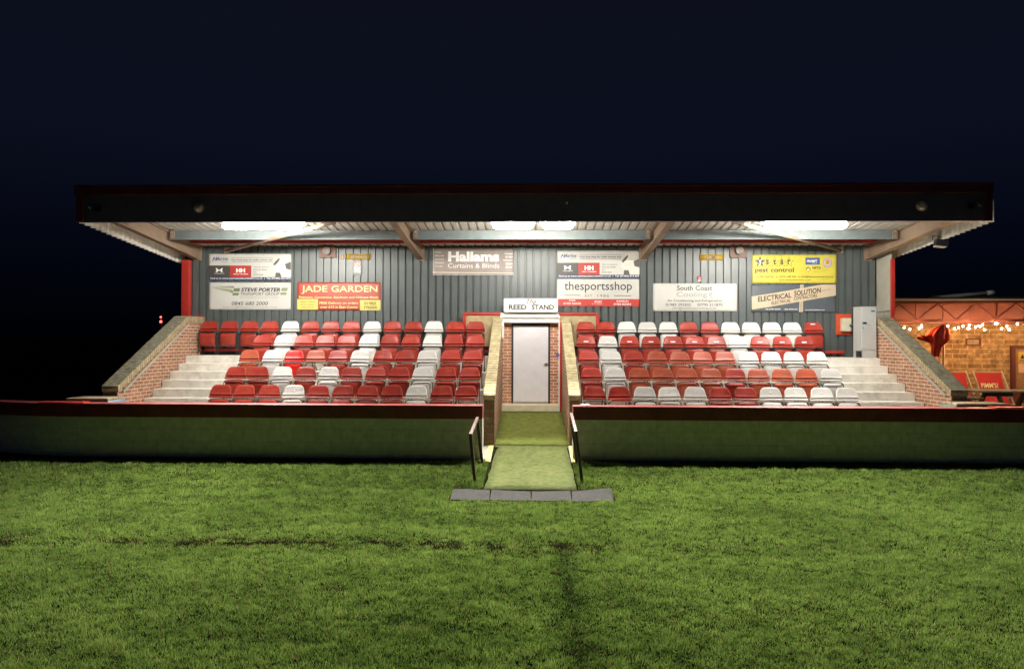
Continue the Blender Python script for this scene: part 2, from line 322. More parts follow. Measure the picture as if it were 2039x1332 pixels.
    d = nn.new('ShaderNodeBsdfDiffuse'); t = nn.new('ShaderNodeBsdfTranslucent'); g = nn.new('ShaderNodeBsdfGlossy'); g.inputs['Roughness'].default_value = 0.5
    l.new(mx.outputs['Result'], d.inputs[0]); l.new(mx.outputs['Result'], t.inputs[0]); g.inputs[0].default_value = (0.5, 0.5, 0.45, 1)
    m1 = nn.new('ShaderNodeMixShader'); m1.inputs[0].default_value = 0.5; l.new(d.outputs[0], m1.inputs[1]); l.new(t.outputs[0], m1.inputs[2])
    m2 = nn.new('ShaderNodeMixShader'); m2.inputs[0].default_value = 0.045; l.new(m1.outputs[0], m2.inputs[1]); l.new(g.outputs[0], m2.inputs[2])
    o = nn.new('ShaderNodeOutputMaterial'); l.new(m2.outputs[0], o.inputs[0]); me.materials.append(m)
    ob = bpy.data.objects.new('grass', me); COL.objects.link(ob); tag(ob, 'short mown green grass of the football pitch', 'grass', kind='stuff')
grass()

# ------------------------------------------------------------------ the stand
ST = thing('grandstand', (0, 15.4, 0.24), 'small covered football stand with grey clad back wall, brick sides and tiered white concrete steps', 'grandstand')
def part(mb, name, bevel=0.0): return put(mb.build(name, None, bevel), ST)
ROWY = [14.0 + 0.72 * k for k in range(5)]
ROWZ = [1.915 - 0.344 * (4 - k) for k in range(5)]
NOSE = [y - 0.60 for y in ROWY]
YB = 17.25
def deckz(y): return 4.955 - 0.0914 * (y - 13.8)
# tiers and steps
def tier(x0, x1, sx0, sx1):
    poly = [(NOSE[0], 0.20)]
    for k in range(5):
        if k: poly.append((NOSE[k], ROWZ[k - 1]))
        poly.append((NOSE[k], ROWZ[k]))
    poly += [(YB + 0.2, ROWZ[4]), (YB + 0.2, 0.20)]
    a = MB(); a.prism(poly, 'X', x0, x1, M_conc); part(a, 'terrace', 0.008)
    for k in range(5):
        b = MB(); z0 = 0.30 if k == 0 else ROWZ[k - 1]
        b.box(sx0, NOSE[k] - 0.36, z0 - 0.01, sx1, NOSE[k] + 0.01, z0 + (0.12 if k == 0 else 0.172), M_conc); part(b, 'half_step', 0.01)
tier(-8.15, -0.905, -8.14, -6.74)
tier(0.95, 8.04, 6.70, 8.03)
# back wall cladding
def sheet_x(x0, x1, z0, z1, y, m, sgn=1):
    a = MB(); pr = corr_profile(x0, x1); vs = [(u, y + sgn * d, z0) for u, d in pr] + [(u, y + sgn * d, z1) for u, d in pr]; n = len(pr)
    a.add(vs, [(i, i + 1, n + i + 1, n + i) for i in range(n - 1)], m); return a
part(sheet_x(-8.66, 8.42, 1.70, 4.66, YB, M_clad), 'back_wall')
# roof deck (corrugated, white underside), runs front to back
a = MB(); pr = corr_profile(-8.80, 8.70); n = len(pr); y0, y1 = 13.42, 17.55
vs = [(u, y0, deckz(y0) + d) for u, d in pr] + [(u, y1, deckz(y1) + d) for u, d in pr]
a.add(vs, [(i, i + 1, n + i + 1, n + i) for i in range(n - 1)], M_deck)
part(a, 'roof_deck')
# fascia with its cap and end posts
a = MB(); a.box(-8.80, 13.33, 4.562, 8.63, 13.40, 5.09, M_fascia); part(a, 'fascia', 0.004)
a = MB(); a.box(-8.87, 13.28, 5.09, 8.66, 13.42, 5.265, M_maroon); a.box(-8.87, 13.265, 5.225, 8.66, 13.279, 5.275, M_maroon); part(a, 'fascia_cap', 0.004)
for x0, x1 in ((-8.845, -8.70), (8.50, 8.65)):
    a = MB(); a.box(x0, 13.30, 4.562, x1, 13.328, 5.088, M_maroon); part(a, 'fascia_end_trim', 0.003)
# roof beams
def beam_z(y): return 4.615 - 0.0955 * (y - 13.7)
for x in (-8.32, -2.74, 2.75, 8.20):
    a = MB(); y0, y1 = 13.50, 17.20; H = 0.335
    for w, lo, hi in ((0.15, 0.0, 0.018), (0.15, H - 0.018, H), (0.016, 0.019, H - 0.019)):
        z0, z1 = beam_z(y0), beam_z(y1)
        vs = [(x - w/2, y0, z0 + lo), (x + w/2, y0, z0 + lo), (x + w/2, y1, z1 + lo), (x - w/2, y1, z1 + lo), (x - w/2, y0, z0 + hi), (x + w/2, y0, z0 + hi), (x + w/2, y1, z1 + hi), (x - w/2, y1, z1 + hi)]
        a.add(vs, [(0,3,2,1),(4,5,6,7),(0,1,5,4),(1,2,6,5),(2,3,7,6),(3,0,4,7)], M_rafter)
    z1 = beam_z(y1); a.box(x - 0.10, y1 + 0.002, z1 - 0.02, x + 0.10, y1 + 0.02, z1 + H, M_rafter)
    part(a, 'roof_beam')
def purlin(y, x0, x1, h, m, zoff=0.0, w=0.065):
    a = MB(); zt = deckz(y) - 0.012 + zoff; t = 0.006
    a.box(x0, y, zt - h, x1, y + t, zt, m); a.box(x0, y - w, zt - h - t, x1, y + t, zt - h - 0.0005, m); a.box(x0, y - w, zt - h, x1, y - w + t, zt - h + 0.018, m); a.box(x0, y + t, zt - t, x1, y + w, zt, m)
    return a
for (xa, xb) in ((-8.23, -2.83), (-2.66, 2.66), (2.84, 8.11)):
    part(purlin(15.7, xa, xb, 0.205, M_purlin), 'purlin')
    a = MB(); a.box(xa, 16.62, 4.615, xb, 16.70, deckz(16.7) - 0.004, M_redpaint); part(a, 'red_purlin', 0.004)
for x in (-8.14, 8.03, -2.60, -2.90, 2.60, 2.90):
    a = MB(); a.box(x - 0.05, 15.60, 4.58, x + 0.05, 15.63, 4.77, M_rafter)
    for dz in (4.63, 4.72): a.lathe([(0.012, 0), (0.012, 0.01)], (x, 15.588, dz), 'Y', M_metal, 8)
    part(a, 'cleat')
for p, q in (((-7.56, 17.12, 4.49), (-4.10, 14.1, 4.665)), ((7.50, 17.12, 4.50), (4.14, 14.1, 4.665))):
    a = MB(); a.tube([p, q], 0.040, M_rafter, 12); a.box(q[0] - 0.12, q[1] - 0.05, q[2] - 0.03, q[0] + 0.12, q[1] + 0.02, q[2] + 0.15, M_rafter); a.box(p[0] - 0.07, p[1] + 0.01, p[2] - 0.06, p[0] + 0.07, p[1] + 0.03, p[2] + 0.10, M_rafter); part(a, 'roof_brace')
# verge cladding hanging below the end beams
for sx, zb in ((-8.80, 4.225), (8.70, 4.30)):
    a = MB(); sg = -1 if sx < 0 else 1; n = 23 * 10 + 1; U = [13.42 + 4.08 * i / (n - 1) for i in range(n)]; D = [0.050 * math.cos(2 * PI * (u - 13.42) / 0.177) for u in U]
    lowz = [4.56 + (zb - 0.03 - 4.56) * (u - 13.42) / 4.0 for u in U]
    vs = [(sx + sg * d, u, z) for u, d, z in zip(U, D, lowz)] + [(sx + sg * d, u, deckz(u) - 0.004) for u, d in zip(U, D)] + [(sx + sg * (d + 0.012), u, z) for u, d, z in zip(U, D, lowz)]
    a.add(vs, [(i, i + 1, n + i + 1, n + i) for i in range(n - 1)] + [(i, i + 1, 2 * n + i + 1, 2 * n + i) for i in range(n - 1)], M_verge, True); part(a, 'verge_cladding')
# corner posts and the boarded return
a = MB(); a.box(-8.66, 17.06, 2.85, -8.48, 17.22, 4.27, M_redpaint); part(a, 'corner_post', 0.006)
a = MB(); a.box(8.405, 16.50, 2.85, 8.49, 16.56, 4.22, M_redpaint); part(a, 'corner_post', 0.006)
a = MB(); a.box(8.42, 16.562, 2.845, 8.45, 17.24, 4.40, M_board)
a.bar((8.405, 16.57, 3.04), (8.405, 17.2, 3.04), 0.03, 0.05, M_board); a.box(8.395, 16.565, 3.0655, 8.419, 16.59, 4.2, M_board); part(a, 'return_panel', 0.003)
for xa, xb in ((-8.12, -0.92), (0.96, 7.60)):
    a = MB(); a.box(xa, 17.13, 2.0, xb, 17.235, 2.075, M_redpaint); part(a, 'foot_rail', 0.006)
a = MB(); a.box(-8.30, 17.10, 2.852, -8.16, 17.22, 2.90, M_redpaint); a.box(-8.20, 17.10, 2.0, -8.155, 17.2, 2.85, M_redpaint); part(a, 'red_trim', 0.005)
# raked brick side walls with brick-on-edge copings
def side_wall(xi, xo):
    lo, hi = min(xi, xo), max(xi, xo); fl = 16.38
    body = [(13.60, 0.22), (13.60, 1.24), (fl, 2.70), (17.245, 2.70), (17.245, 0.22)]
    a = MB(); a.prism(body, 'X', lo, hi, M_brickY); w = part(a, 'brick_side_wall', 0.006)
    t = 0.152
    cop = [(13.585, 1.245), (13.575, 1.36), (13.615, 1.395), (fl - 0.03, 2.835), (fl + 0.06, 2.853), (17.243, 2.853), (17.243, 2.703), (fl, 2.703)]
    b = MB(); b.prism(cop, 'X', lo - 0.018, hi + 0.018, M_cope); c = b.build('coping', None, 0.012); put(c, ST); c.parent = w; c.matrix_parent_inverse = w.matrix_world.inverted() if False else Matrix.Identity(4)
    c.data.materials.append(M_cope_top)
    for f in c.data.polygons:
        if f.normal.z > 0.3 or (f.normal.y < -0.5 and f.center.z > 1.3): f.material_index = 1
    s = 1 if xi < 0 else -1
    d = MB(); d.bar((xi + s * 0.03, 13.72, 1.245), (xi + s * 0.03, fl - 0.02, 2.645), 0.026, 0.05, M_board); e = d.build('coping_drip_strip', None, 0.004); e.parent = w
    g = MB(); g.box(lo + 0.012, 13.58, 0.24, hi - 0.012, 13.5985, 1.235, M_buff); e = g.build('end_face', None); e.parent = w
side_wall(-8.155, -8.46); side_wall(8.045, 8.35)
def tunnel_wall(lo, hi):
    body = [(13.50, 0.18), (13.50, 1.15), (16.98, 2.73), (17.22, 2.73), (17.22, 0.18)]
    a = MB(); a.prism(body, 'X', lo, hi, M_brickY); w = part(a, 'tunnel_wall', 0.006)
    cop = [(13.475, 1.145), (13.475, 1.235), (13.50, 1.258), (16.97, 2.835), (17.2, 2.84), (17.2, 2.732), (16.98, 2.732), (13.50, 1.152), ]
    b = MB()
    # stones with uneven joints
    k = 13.475; rr = random.Random(int(lo * 100)); L = []
    b.prism(cop, 'X', lo - 0.012, hi + 0.012, M_tcope); c = b.build('coping', None, 0.01); c.parent = w
    g = MB(); g.box(lo + 0.003, 13.482, 0.24, hi - 0.003, 13.4985, 1.14, M_buff); e = g.build('pier_face', None); e.parent = w
tunnel_wall(-0.905, -0.695); tunnel_wall(0.745, 0.95)
# tunnel end: brick beside the door, lintel, landing, door
a = MB(); a.box(-0.693, 17.19, 0.6, -0.475, 17.24, 2.72, M_brickX); a.box(0.475, 17.19, 0.6, 0.743, 17.24, 2.72, M_brickX); part(a, 'door_surround')
a = MB(); a.box(-0.694, 16.76, 0.25, 0.744, 17.24, 0.752, M_cream); part(a, 'landing', 0.008)
a = MB(); a.box(-0.693, 17.00, 2.73, 0.743, 17.05, 2.838, M_white); a.box(-0.74, 16.955, 2.845, 0.70, 17.0, 2.972, M_white); part(a, 'lintel_board', 0.004)
a = MB(); a.box(-0.69, 17.051, 2.722, 0.74, 17.23, 2.76, M_cream); part(a, 'tunnel_ceiling')
fr = MB(); fr.box(-0.472, 17.15, 0.7525, -0.43, 17.22, 2.712, M_dark); fr.box(0.43, 17.15, 0.7525, 0.472, 17.22, 2.712, M_dark); fr.box(-0.4295, 17.15, 2.665, 0.4295, 17.22, 2.712, M_dark)
door = MB(); door.box(-0.428, 17.175, 0.765, 0.428, 17.21, 2.664, M_door); do = part(door, 'tunnel_door', 0.003)
o = fr.build('door_frame', None, 0.003); o.parent = do
k = MB(); k.box(-0.41, 17.169, 0.775, 0.41, 17.1745, 0.795, M_metal); o = k.build('kick_strip'); o.parent = do
k = MB(); k.box(0.335, 17.155, 1.70, 0.415, 17.174, 1.745, M_metal); k.tube([(0.395, 17.15, 1.722), (0.395, 17.12, 1.722), (0.32, 17.118, 1.722)], 0.009, M_brass, 8); o = k.build('handle'); o.parent = do
# red framed plywood hoarding above the tunnel
for x0, x1 in ((-1.62, -0.735), (0.695, 1.62)):
    a = MB(); a.box(x0, 16.99, 2.15, x1, 17.02, 2.955, M_ply); w = part(a, 'tunnel_hoarding')
    f = MB(); f.box(x0 - 0.02, 16.95, 2.916, x1, 16.988, 2.975, M_redpaint); xe = x0 if x0 < 0 else x1
    f.box(xe - 0.04, 16.95, 2.15, xe + 0.04, 16.9885, 2.915, M_redpaint); e = f.build('red_frame', None, 0.004); e.parent = w
a = MB(); a.box(0.665, 16.74, 0.60, 0.695, 16.80, 2.73, M_white); a.box(0.697, 16.73, 0.60, 0.738, 17.10, 2.73, M_redpaint)
part(a, 'open_gate', 0.003)

# ------------------------------------------------------------------ boundary wall in front
def wall_run(pts, label):
    w = thing('boundary_wall', (pts[0][0], pts[0][1], 0.1), label, 'wall', 'low walls along the pitch')
    def ribbon(off0, off1, z0, z1, m, name, top_in=0.0):
        a = MB(); n = len(pts); L = []
        for i, (x, y) in enumerate(pts):
            p = Vector(pts[max(i - 1, 0)]); q = Vector(pts[min(i + 1, n - 1)]); d = (q - p).normalized(); nrm = Vector((d.y, -d.x))
            if nrm.y > 0: nrm = -nrm
            A = Vector((x, y)) - nrm * off0; B = Vector((x, y)) - nrm * off1
            L += [(A.x, A.y, z0), (B.x, B.y, z0), (B.x, B.y, z1), (A.x, A.y, z1)]
        fs = [(i*4+k, i*4+(k+1)%4, (i+1)*4+(k+1)%4, (i+1)*4+k) for i in range(n - 1) for k in range(4)] + [(3,2,1,0), tuple((n-1)*4+k for k in range(4))]
        a.add(L, fs, m); o = a.build(name, None, 0.008); put(o, w)
    ribbon(0.0, 0.20, -0.1, 0.884, M_wallpaint, 'painted_panel'); ribbon(-0.06, 0.26, 0.885, 1.125, M_coping_red, 'coping')
wall_run([(-0.86, 12.5), (-3, 12.5), (-6, 12.5), (-8.3, 12.5), (-9.0, 12.57), (-9.8, 12.76), (-11, 13.1), (-14, 14.1), (-22, 17)], 'low wall with dark red coping below the visitors block, curving away at its far end')
wall_run([(0.755, 12.48), (3, 12.48), (8, 12.48), (14, 12.48), (26, 12.48)], 'low straight wall with dark red coping below the home block and clubhouse')
# lapped red boards lying on the copings
for x0, x1, lab in ((-8.95, -8.12, 'thin bright red board laid on the wall coping beside the blue slatted table'), (8.15, 8.95, 'thin bright red board laid on the wall coping in front of the clubhouse')):
    a = MB(); a.box(x0, 12.47, 1.126, x1, 12.66, 1.146, M_redpaint); tag(a.build('coping_board', None, 0.004), lab, 'board')

# ------------------------------------------------------------------ path, turf, mats, edging
def sheet(pts, t, m, name, label, cat, nseg=14, group=None, wob=0.0, seed=1):
    # pts: rows of (x0, x1, y, z)
    rr = random.Random(seed); a = MB(); vs = []; K = 10
    for (x0, x1, y, z) in pts:
        for i in range(K + 1):
            u = i / K; e = (rr.random() - 0.5) * wob if i in (0, K) else 0
            vs.append((x0 + (x1 - x0) * u + e, y + (rr.random() - 0.5) * wob * 0.6, z + t + rr.random() * wob * 0.12))
    n = len(pts); top = len(vs); vs += [(v[0], v[1], v[2] - t) for v in vs]; w = K + 1
    fs = [(j*w+i, j*w+i+1, (j+1)*w+i+1, (j+1)*w+i) for j in range(n - 1) for i in range(K)]
    bd = [i for i in range(w)] + [j*w+K for j in range(1, n)] + [(n-1)*w+i for i in range(K-1, -1, -1)] + [j*w for j in range(n-2, 0, -1)]
    fs += [(bd[i], bd[(i+1) % len(bd)], top + bd[(i+1) % len(bd)], top + bd[i]) for i in range(len(bd))]
    a.add(vs, fs, m, True); o = a.build(name); return tag(o, label, cat, group)
a = MB(); a.prism([(10.64, -0.05), (10.64, 0.004), (13.42, 0.252), (13.42, 0.0)], 'X', -0.60, 0.66, M_slab); a.prism([(13.425, 0.1), (13.425, 0.256), (16.758, 0.583), (16.758, 0.1)], 'X', -0.693, 0.743, M_slab)
tag(a.build('path'), kind='structure')
sheet([(-0.70 + 0.008*j, 0.70, 10.62 + 2.82 * j / 10, 0.008 + 0.0893 * 2.82 * j / 10) for j in range(11)], 0.016, M_turf2, 'turf_runner', 'worn flat green turf runner between the handrails, ending at the rubber mats', 'artificial turf', wob=0.03)
sheet([(-0.692, 0.742, 13.47 + 3.28 * j / 10, 0.274 + 0.311 * j / 10) for j in range(11)], 0.016, M_turf1, 'turf_runner', 'bright green turf runner on the ramp inside the brick tunnel', 'artificial turf', wob=0.0)
# concrete shoulders with a yellow line each side
for s, x0, x1, ya, yb in ((-1, -0.90, -0.705, -0.80, -0.715), (1, 0.72, 0.93, 0.735, 0.815)):
    a = MB(); q = [(12.30, gz(12.3) - 0.05), (12.30, gz(12.3) + 0.012), (13.47, gz(13.47) + 0.03), (13.47, 0.1)]
    a.prism(q, 'X', x0, x1, M_slab)
    o = tag(a.build('kerb_block', None, 0.006), ('pale concrete shoulder with yellow line beside the turf, visitors side' if s < 0 else 'pale concrete shoulder with yellow line beside the turf, home side'), 'kerb')
    b = MB(); b.add([(ya, 12.31, gz(12.31) + 0.017), (yb, 12.31, gz(12.31) + 0.017), (yb, 13.46, gz(13.46) + 0.035), (ya, 13.46, gz(13.46) + 0.035)], [(0,1,2,3)], M_yellow)
    e = b.build('yellow_line'); e.parent = o
mats = [(-1.165, -0.60, 'outermost on the visitors side'), (-0.585, 0.005, 'inner one on the visitors side'), (0.02, 0.595, 'inner one on the home side'), (0.61, 1.20, 'outermost on the home side')]
for i, (x0, x1, w) in enumerate(mats):
    rr = random.Random(i + 4); a = MB(); K = 8; J = 8; vs = []
    sk = (-0.03, -0.012, 0.012, 0.03)[i]
    for j in range(J + 1):
        for k in range(K + 1):
            u, v = k / K, j / J
            vs.append((x0 + (x1 - x0) * u + (v - 0.5) * sk, 9.95 + 0.69 * v + 0.03 * (u - 0.5) * (i - 1.5) + 0.012 * math.sin(7 * u + i), 0.013 + 0.008 * math.sin(3 * u + i * 2) * v + (0.035 * u * u * v if i == 3 else 0) + rr.random() * 0.003))
    n = len(vs); wv = K + 1; vs += [(p[0], p[1], -0.01) for p in vs]
    fs = [(j*wv+k, j*wv+k+1, (j+1)*wv+k+1, (j+1)*wv+k) for j in range(J) for k in range(K)]
    bd = list(range(wv)) + [j*wv+K for j in range(1, J+1)] + [J*wv+k for k in range(K-1, -1, -1)] + [j*wv for j in range(J-1, 0, -1)]
    fs += [(bd[q], bd[(q+1) % len(bd)], n + bd[(q+1) % len(bd)], n + bd[q]) for q in range(len(bd))]
    a.add(vs, fs, M_rubber); tag(a.build('rubber_mat'), 'worn grey rubber mat at the turf end, ' + w, 'mat', 'rubber mats at the end of the turf')
# handrails
for s, f0, f1, r0, lab in ((-1, (-0.965, 11.2, 0.765), (-0.875, 11.08, 0.0), (-0.935, 12.3, 0.92), 'leaning brown tube handrail beside the turf runner on the visitors side'), (1, (0.727, 11.2, 0.815), (0.830, 11.10, 0.0), (0.712, 12.3, 1.003), 'leaning brown tube handrail beside the turf runner on the home side')):
    t = thing('handrail', (f1[0], f1[1], 0), lab, 'handrail', 'handrails beside the turf')
    dx = f0[0] - f1[0]
    a = MB(); a.bar(r0, f0, 0.052, 0.052, M_rail); put(a.build('top_rail', None, 0.006), t)
    a = MB(); a.bar((f0[0], f0[1] + 0.03, f0[2] - 0.028), (f1[0], f1[1] + 0.03, -0.03), 0.05, 0.05, M_rail, up=(0, 1, 0)); put(a.build('post', None, 0.006), t)
    a = MB(); a.bar((r0[0], r0[1] - 0.03, r0[2] - 0.03), (r0[0] - dx, r0[1] - 0.05, gz(12.3) - 0.02), 0.05, 0.05, M_rail, up=(0, 1, 0)); put(a.build('post', None, 0.006), t)

# ------------------------------------------------------------------ seats
def seat_meshes():
    prof = [(.112, .810, .162), (.104, .832, .166), (.088, .837, .170), (.074, .822, .186), (.050, .765, .198), (.026, .705, .207), (.004, .664, .218), (-.010, .650, .222), (-.004, .641, .222), (.034, .638, .220), (.036, .627, .220), (.006, .620, .223), (-.018, .610, .227), (-.028, .594, .230), (-.022, .582, .229), (.012, .576, .226)]
    us = [-1.0, -.985, -.93, -.8, -.6, -.3, 0, .3, .6, .8, .93, .985, 1.0]
    a = MB(); vs = []
    for i, (y, z, w) in enumerate(prof):
        up = max(0, min(1, (z - 0.60) / 0.2))
        for u in us:
            au = abs(u); cz = z - (0.046 * max(0, (au - .72) / .28) ** 2.4 if i <= 3 else (0.02 * max(0, (au - .8) / .2) ** 2 if i == 4 else 0))
            yy = y - 0.028 * au ** 4 * (0.4 + 0.6 * up)
            if au > 0.99: yy += 0.035; x = math.copysign(w * 1.0, u)
            else: x = w * u
            vs.append((x, yy, cz))
    K = len(us)
    a.add(vs, [(j*K+i, j*K+i+1, (j+1)*K+i+1, (j+1)*K+i) for j in range(len(prof) - 1) for i in range(K - 1)], M_seat_red, True)
    o = a.build('t'); md = o.modifiers.new('s', 'SOLIDIFY'); md.thickness = 0.007; md.offset = 0; m2 = o.modifiers.new('u', 'SUBSURF'); m2.levels = m2.render_levels = 1
    back = bake(o); bpy.data.objects.remove(o)
    # seat pan folded up: rounded panel, its underside towards the pitch. local origin at the hinge
    def pan_at(fold):
        out = []; r = 0.055; w, h = 0.208, 0.322
        for cx, cz, t0, rr_ in ((w - r, h - r, 0, r), (-w + r, h - r, 90, r), (-w + .03 + .012, .03, 180, .03), (w - .03 - .012, .03, 270, .03)):
            for k in range(6): t = R(t0 + 18 * k); out.append((cx + rr_ * math.cos(t), cz + rr_ * math.sin(t)))
        N = len(out); b = MB(); vs = []; cx, cz = 0, h / 2
        rings = [1.0, .985, .94, .80, .5, .2]
        for s in rings:
            for x, z in out:
                X = cx + (x - cx) * s; Z = cz + (z - cz) * s
                d = -0.030 * (1 - (s ** 6)) - 0.010 * (1 - (X / w) ** 2) - 0.014 * math.cos((Z / h - .5) * 2.2)
                vs.append((X, d, Z))
        vs.append((0, -0.030 - 0.024, cz)); m = len(vs)
        for x, z in out: vs.append((x * .97, 0.018, cz + (z - cz) * .97))
        fs = [(j*N+i, j*N+(i+1) % N, (j+1)*N+(i+1) % N, (j+1)*N+i) for j in range(len(rings) - 1) for i in range(N)]
        e = (len(rings) - 1) * N; fs += [(e+i, e+(i+1) % N, m - 1) for i in range(N)]
        fs += [(i, m + i, m + (i+1) % N, (i+1) % N) for i in range(N)] + [tuple(m + i for i in range(N))]
        b.add(vs, fs, M_seat_red, True); return b
    P = pan_at(0).mesh('seat_pan')
    a = MB(); zc = .06; pts = []
    pts = [(-.218, -.082, 0.0), (-.218, -.082, .48)] + [(-.218 + .075 * (1 - math.cos(R(t))), -.082, .48 + .078 * math.sin(R(t))) for t in (22, 45, 67, 90)]
    pts += [(-p[0], p[1], p[2]) for p in reversed(pts)]
    a.tube(pts, 0.0092, M_steel, 8)
    for s in (-1, 1): a.tube([(s * .218, -.075, .14), (s * .218, .05, .05), (s * .218, .06, 0)], 0.009, M_steel, 6)
    for s in (-1, 1): a.box(s * .214 - .005, -.06, .50, s * .214 + .005, .02, .53, M_steel)
    F = a.mesh('frame')
    return back, P, F
SB, SP, SF = seat_meshes()
def recolour(me, m):
    c = me.copy(); c.materials.clear(); c.materials.append(m); return c
KIND = {'R': M_seat_red, 'F': M_seat_fade, 'B': M_seat_new, 'W': M_seat_white}
BACK = {k: recolour(SB, m) for k, m in KIND.items()}; PAN = {k: recolour(SP, m) for k, m in KIND.items()}
bg = MB(); bg.add([(-.055, 0, -.016), (.055, 0, -.016), (.055, 0.008, .016), (-.055, 0.008, .016)], [(0,1,2,3)], mat('white sticker', (0.75, 0.78, 0.82), 0.4)); STK = bg.mesh('sticker')
bg = MB(); bg.lathe([(0.0155, 0), (0.0155, 0.006)], (0, 0, 0), 'Y', mat('pale badge', (0.9, 0.88, 0.84), 0.4), 10); BADGE = bg.mesh('badge')
CW = {'R': 'red', 'F': 'faded orange-red', 'B': 'glossy bright red', 'W': 'white'}
ORD = ['next to', 'second from', 'third from', 'fourth from', 'fifth from', 'sixth from', 'seventh from', 'eighth from', 'ninth from', 'tenth from', 'eleventh from', 'twelfth from', 'thirteenth from', 'fourteenth from']
ROWN = ['front row', 'second row', 'middle row', 'fourth row', 'back row']
LEFT = ['RRRWRRRRWRR', 'RRWRWRRRWRR', 'FWBFRWRRWRR', 'RWRRRWRRWRR', 'RRRRWRRRWRRWRR']
RIGHT = ['RRWWWRRWWWW', 'RWFFFFRFFFW', 'RWRFFFFWWWW', 'RWRRRRRWRRR', 'RRWWWRRWWWWR']
rs = random.Random(5)
def make_seat(x, r, c, block, n, mode, extra):
    what = {'up': '', 'down': ' with pan down', 'none': ' without pan'}[mode]
    lab = f"{CW[c]} seat{what} in {ROWN[r]} of {block} block, {ORD[n]} the tunnel"
    t = thing('folding_seat', (x, ROWY[r] - 0.05, ROWZ[r]), lab, 'seat', 'folding seats in the stand')
    t.rotation_euler = (rs.uniform(-.02, .02), rs.uniform(-.012, .012), rs.uniform(-.035, .035))
    def ch(name, me, loc=(0, 0, 0), rot=(0, 0, 0)):
        o = bpy.data.objects.new(name, me); COL.objects.link(o); o.parent = t; o.location = loc; o.rotation_euler = rot; return o
    bk = ch('backrest', BACK[c], (0, 0, 0), (rs.uniform(-.03, .03), 0, 0)); ch('frame', SF)
    if mode == 'up': ch('seat_pan', PAN[c], (0, -0.035, 0.224), (rs.uniform(-.09, .04), 0, 0))
    elif mode == 'down': ch('seat_pan', PAN[c], (0, -0.02, 0.60), (R(86), 0, 0))
    if extra == 'sticker':
        o = ch('number_sticker', STK, (0.0, 0.012, 0.705), (R(-24), 0, 0)); o.parent = bk
    elif extra == 'top_sticker':
        o = ch('number_sticker', STK, (0.0, 0.049, 0.795), (R(-23), 0, 0)); o.parent = bk
    elif extra == 'badge':
        o = ch('badge', BADGE, (0.0, 0.028, 0.735), (R(-24), 0, 0)); o.parent = bk
    return t
for r in range(5):
    s = LEFT[r]; N = len(s)
    for k, c in enumerate(s):
        x = -7.862 + 0.5018 * k if r == 4 else -6.262 + 0.4975 * k
        mode = 'down' if (r == 0 and k == 10) else ('none' if (r == 2 and k == 3) else 'up')
        make_seat(x, r, c, 'visitors', N - 1 - k, mode, 'badge' if (r == 0 and c == 'W') else None)
    for k, c in enumerate(RIGHT[r]):
        x = 1.319 + 0.4935 * k if r == 4 else 1.272 + 0.4968 * k
        mode = 'down' if (r == 0 and k == 1) else ('none' if (r == 0 and k == 0) else 'up')
        ex = 'badge' if (r == 0 and c == 'W') else ('sticker' if r == 3 else ('top_sticker' if (r == 4 and k >= 9) else None))
        make_seat(x, r, c, 'home', k, mode, ex)

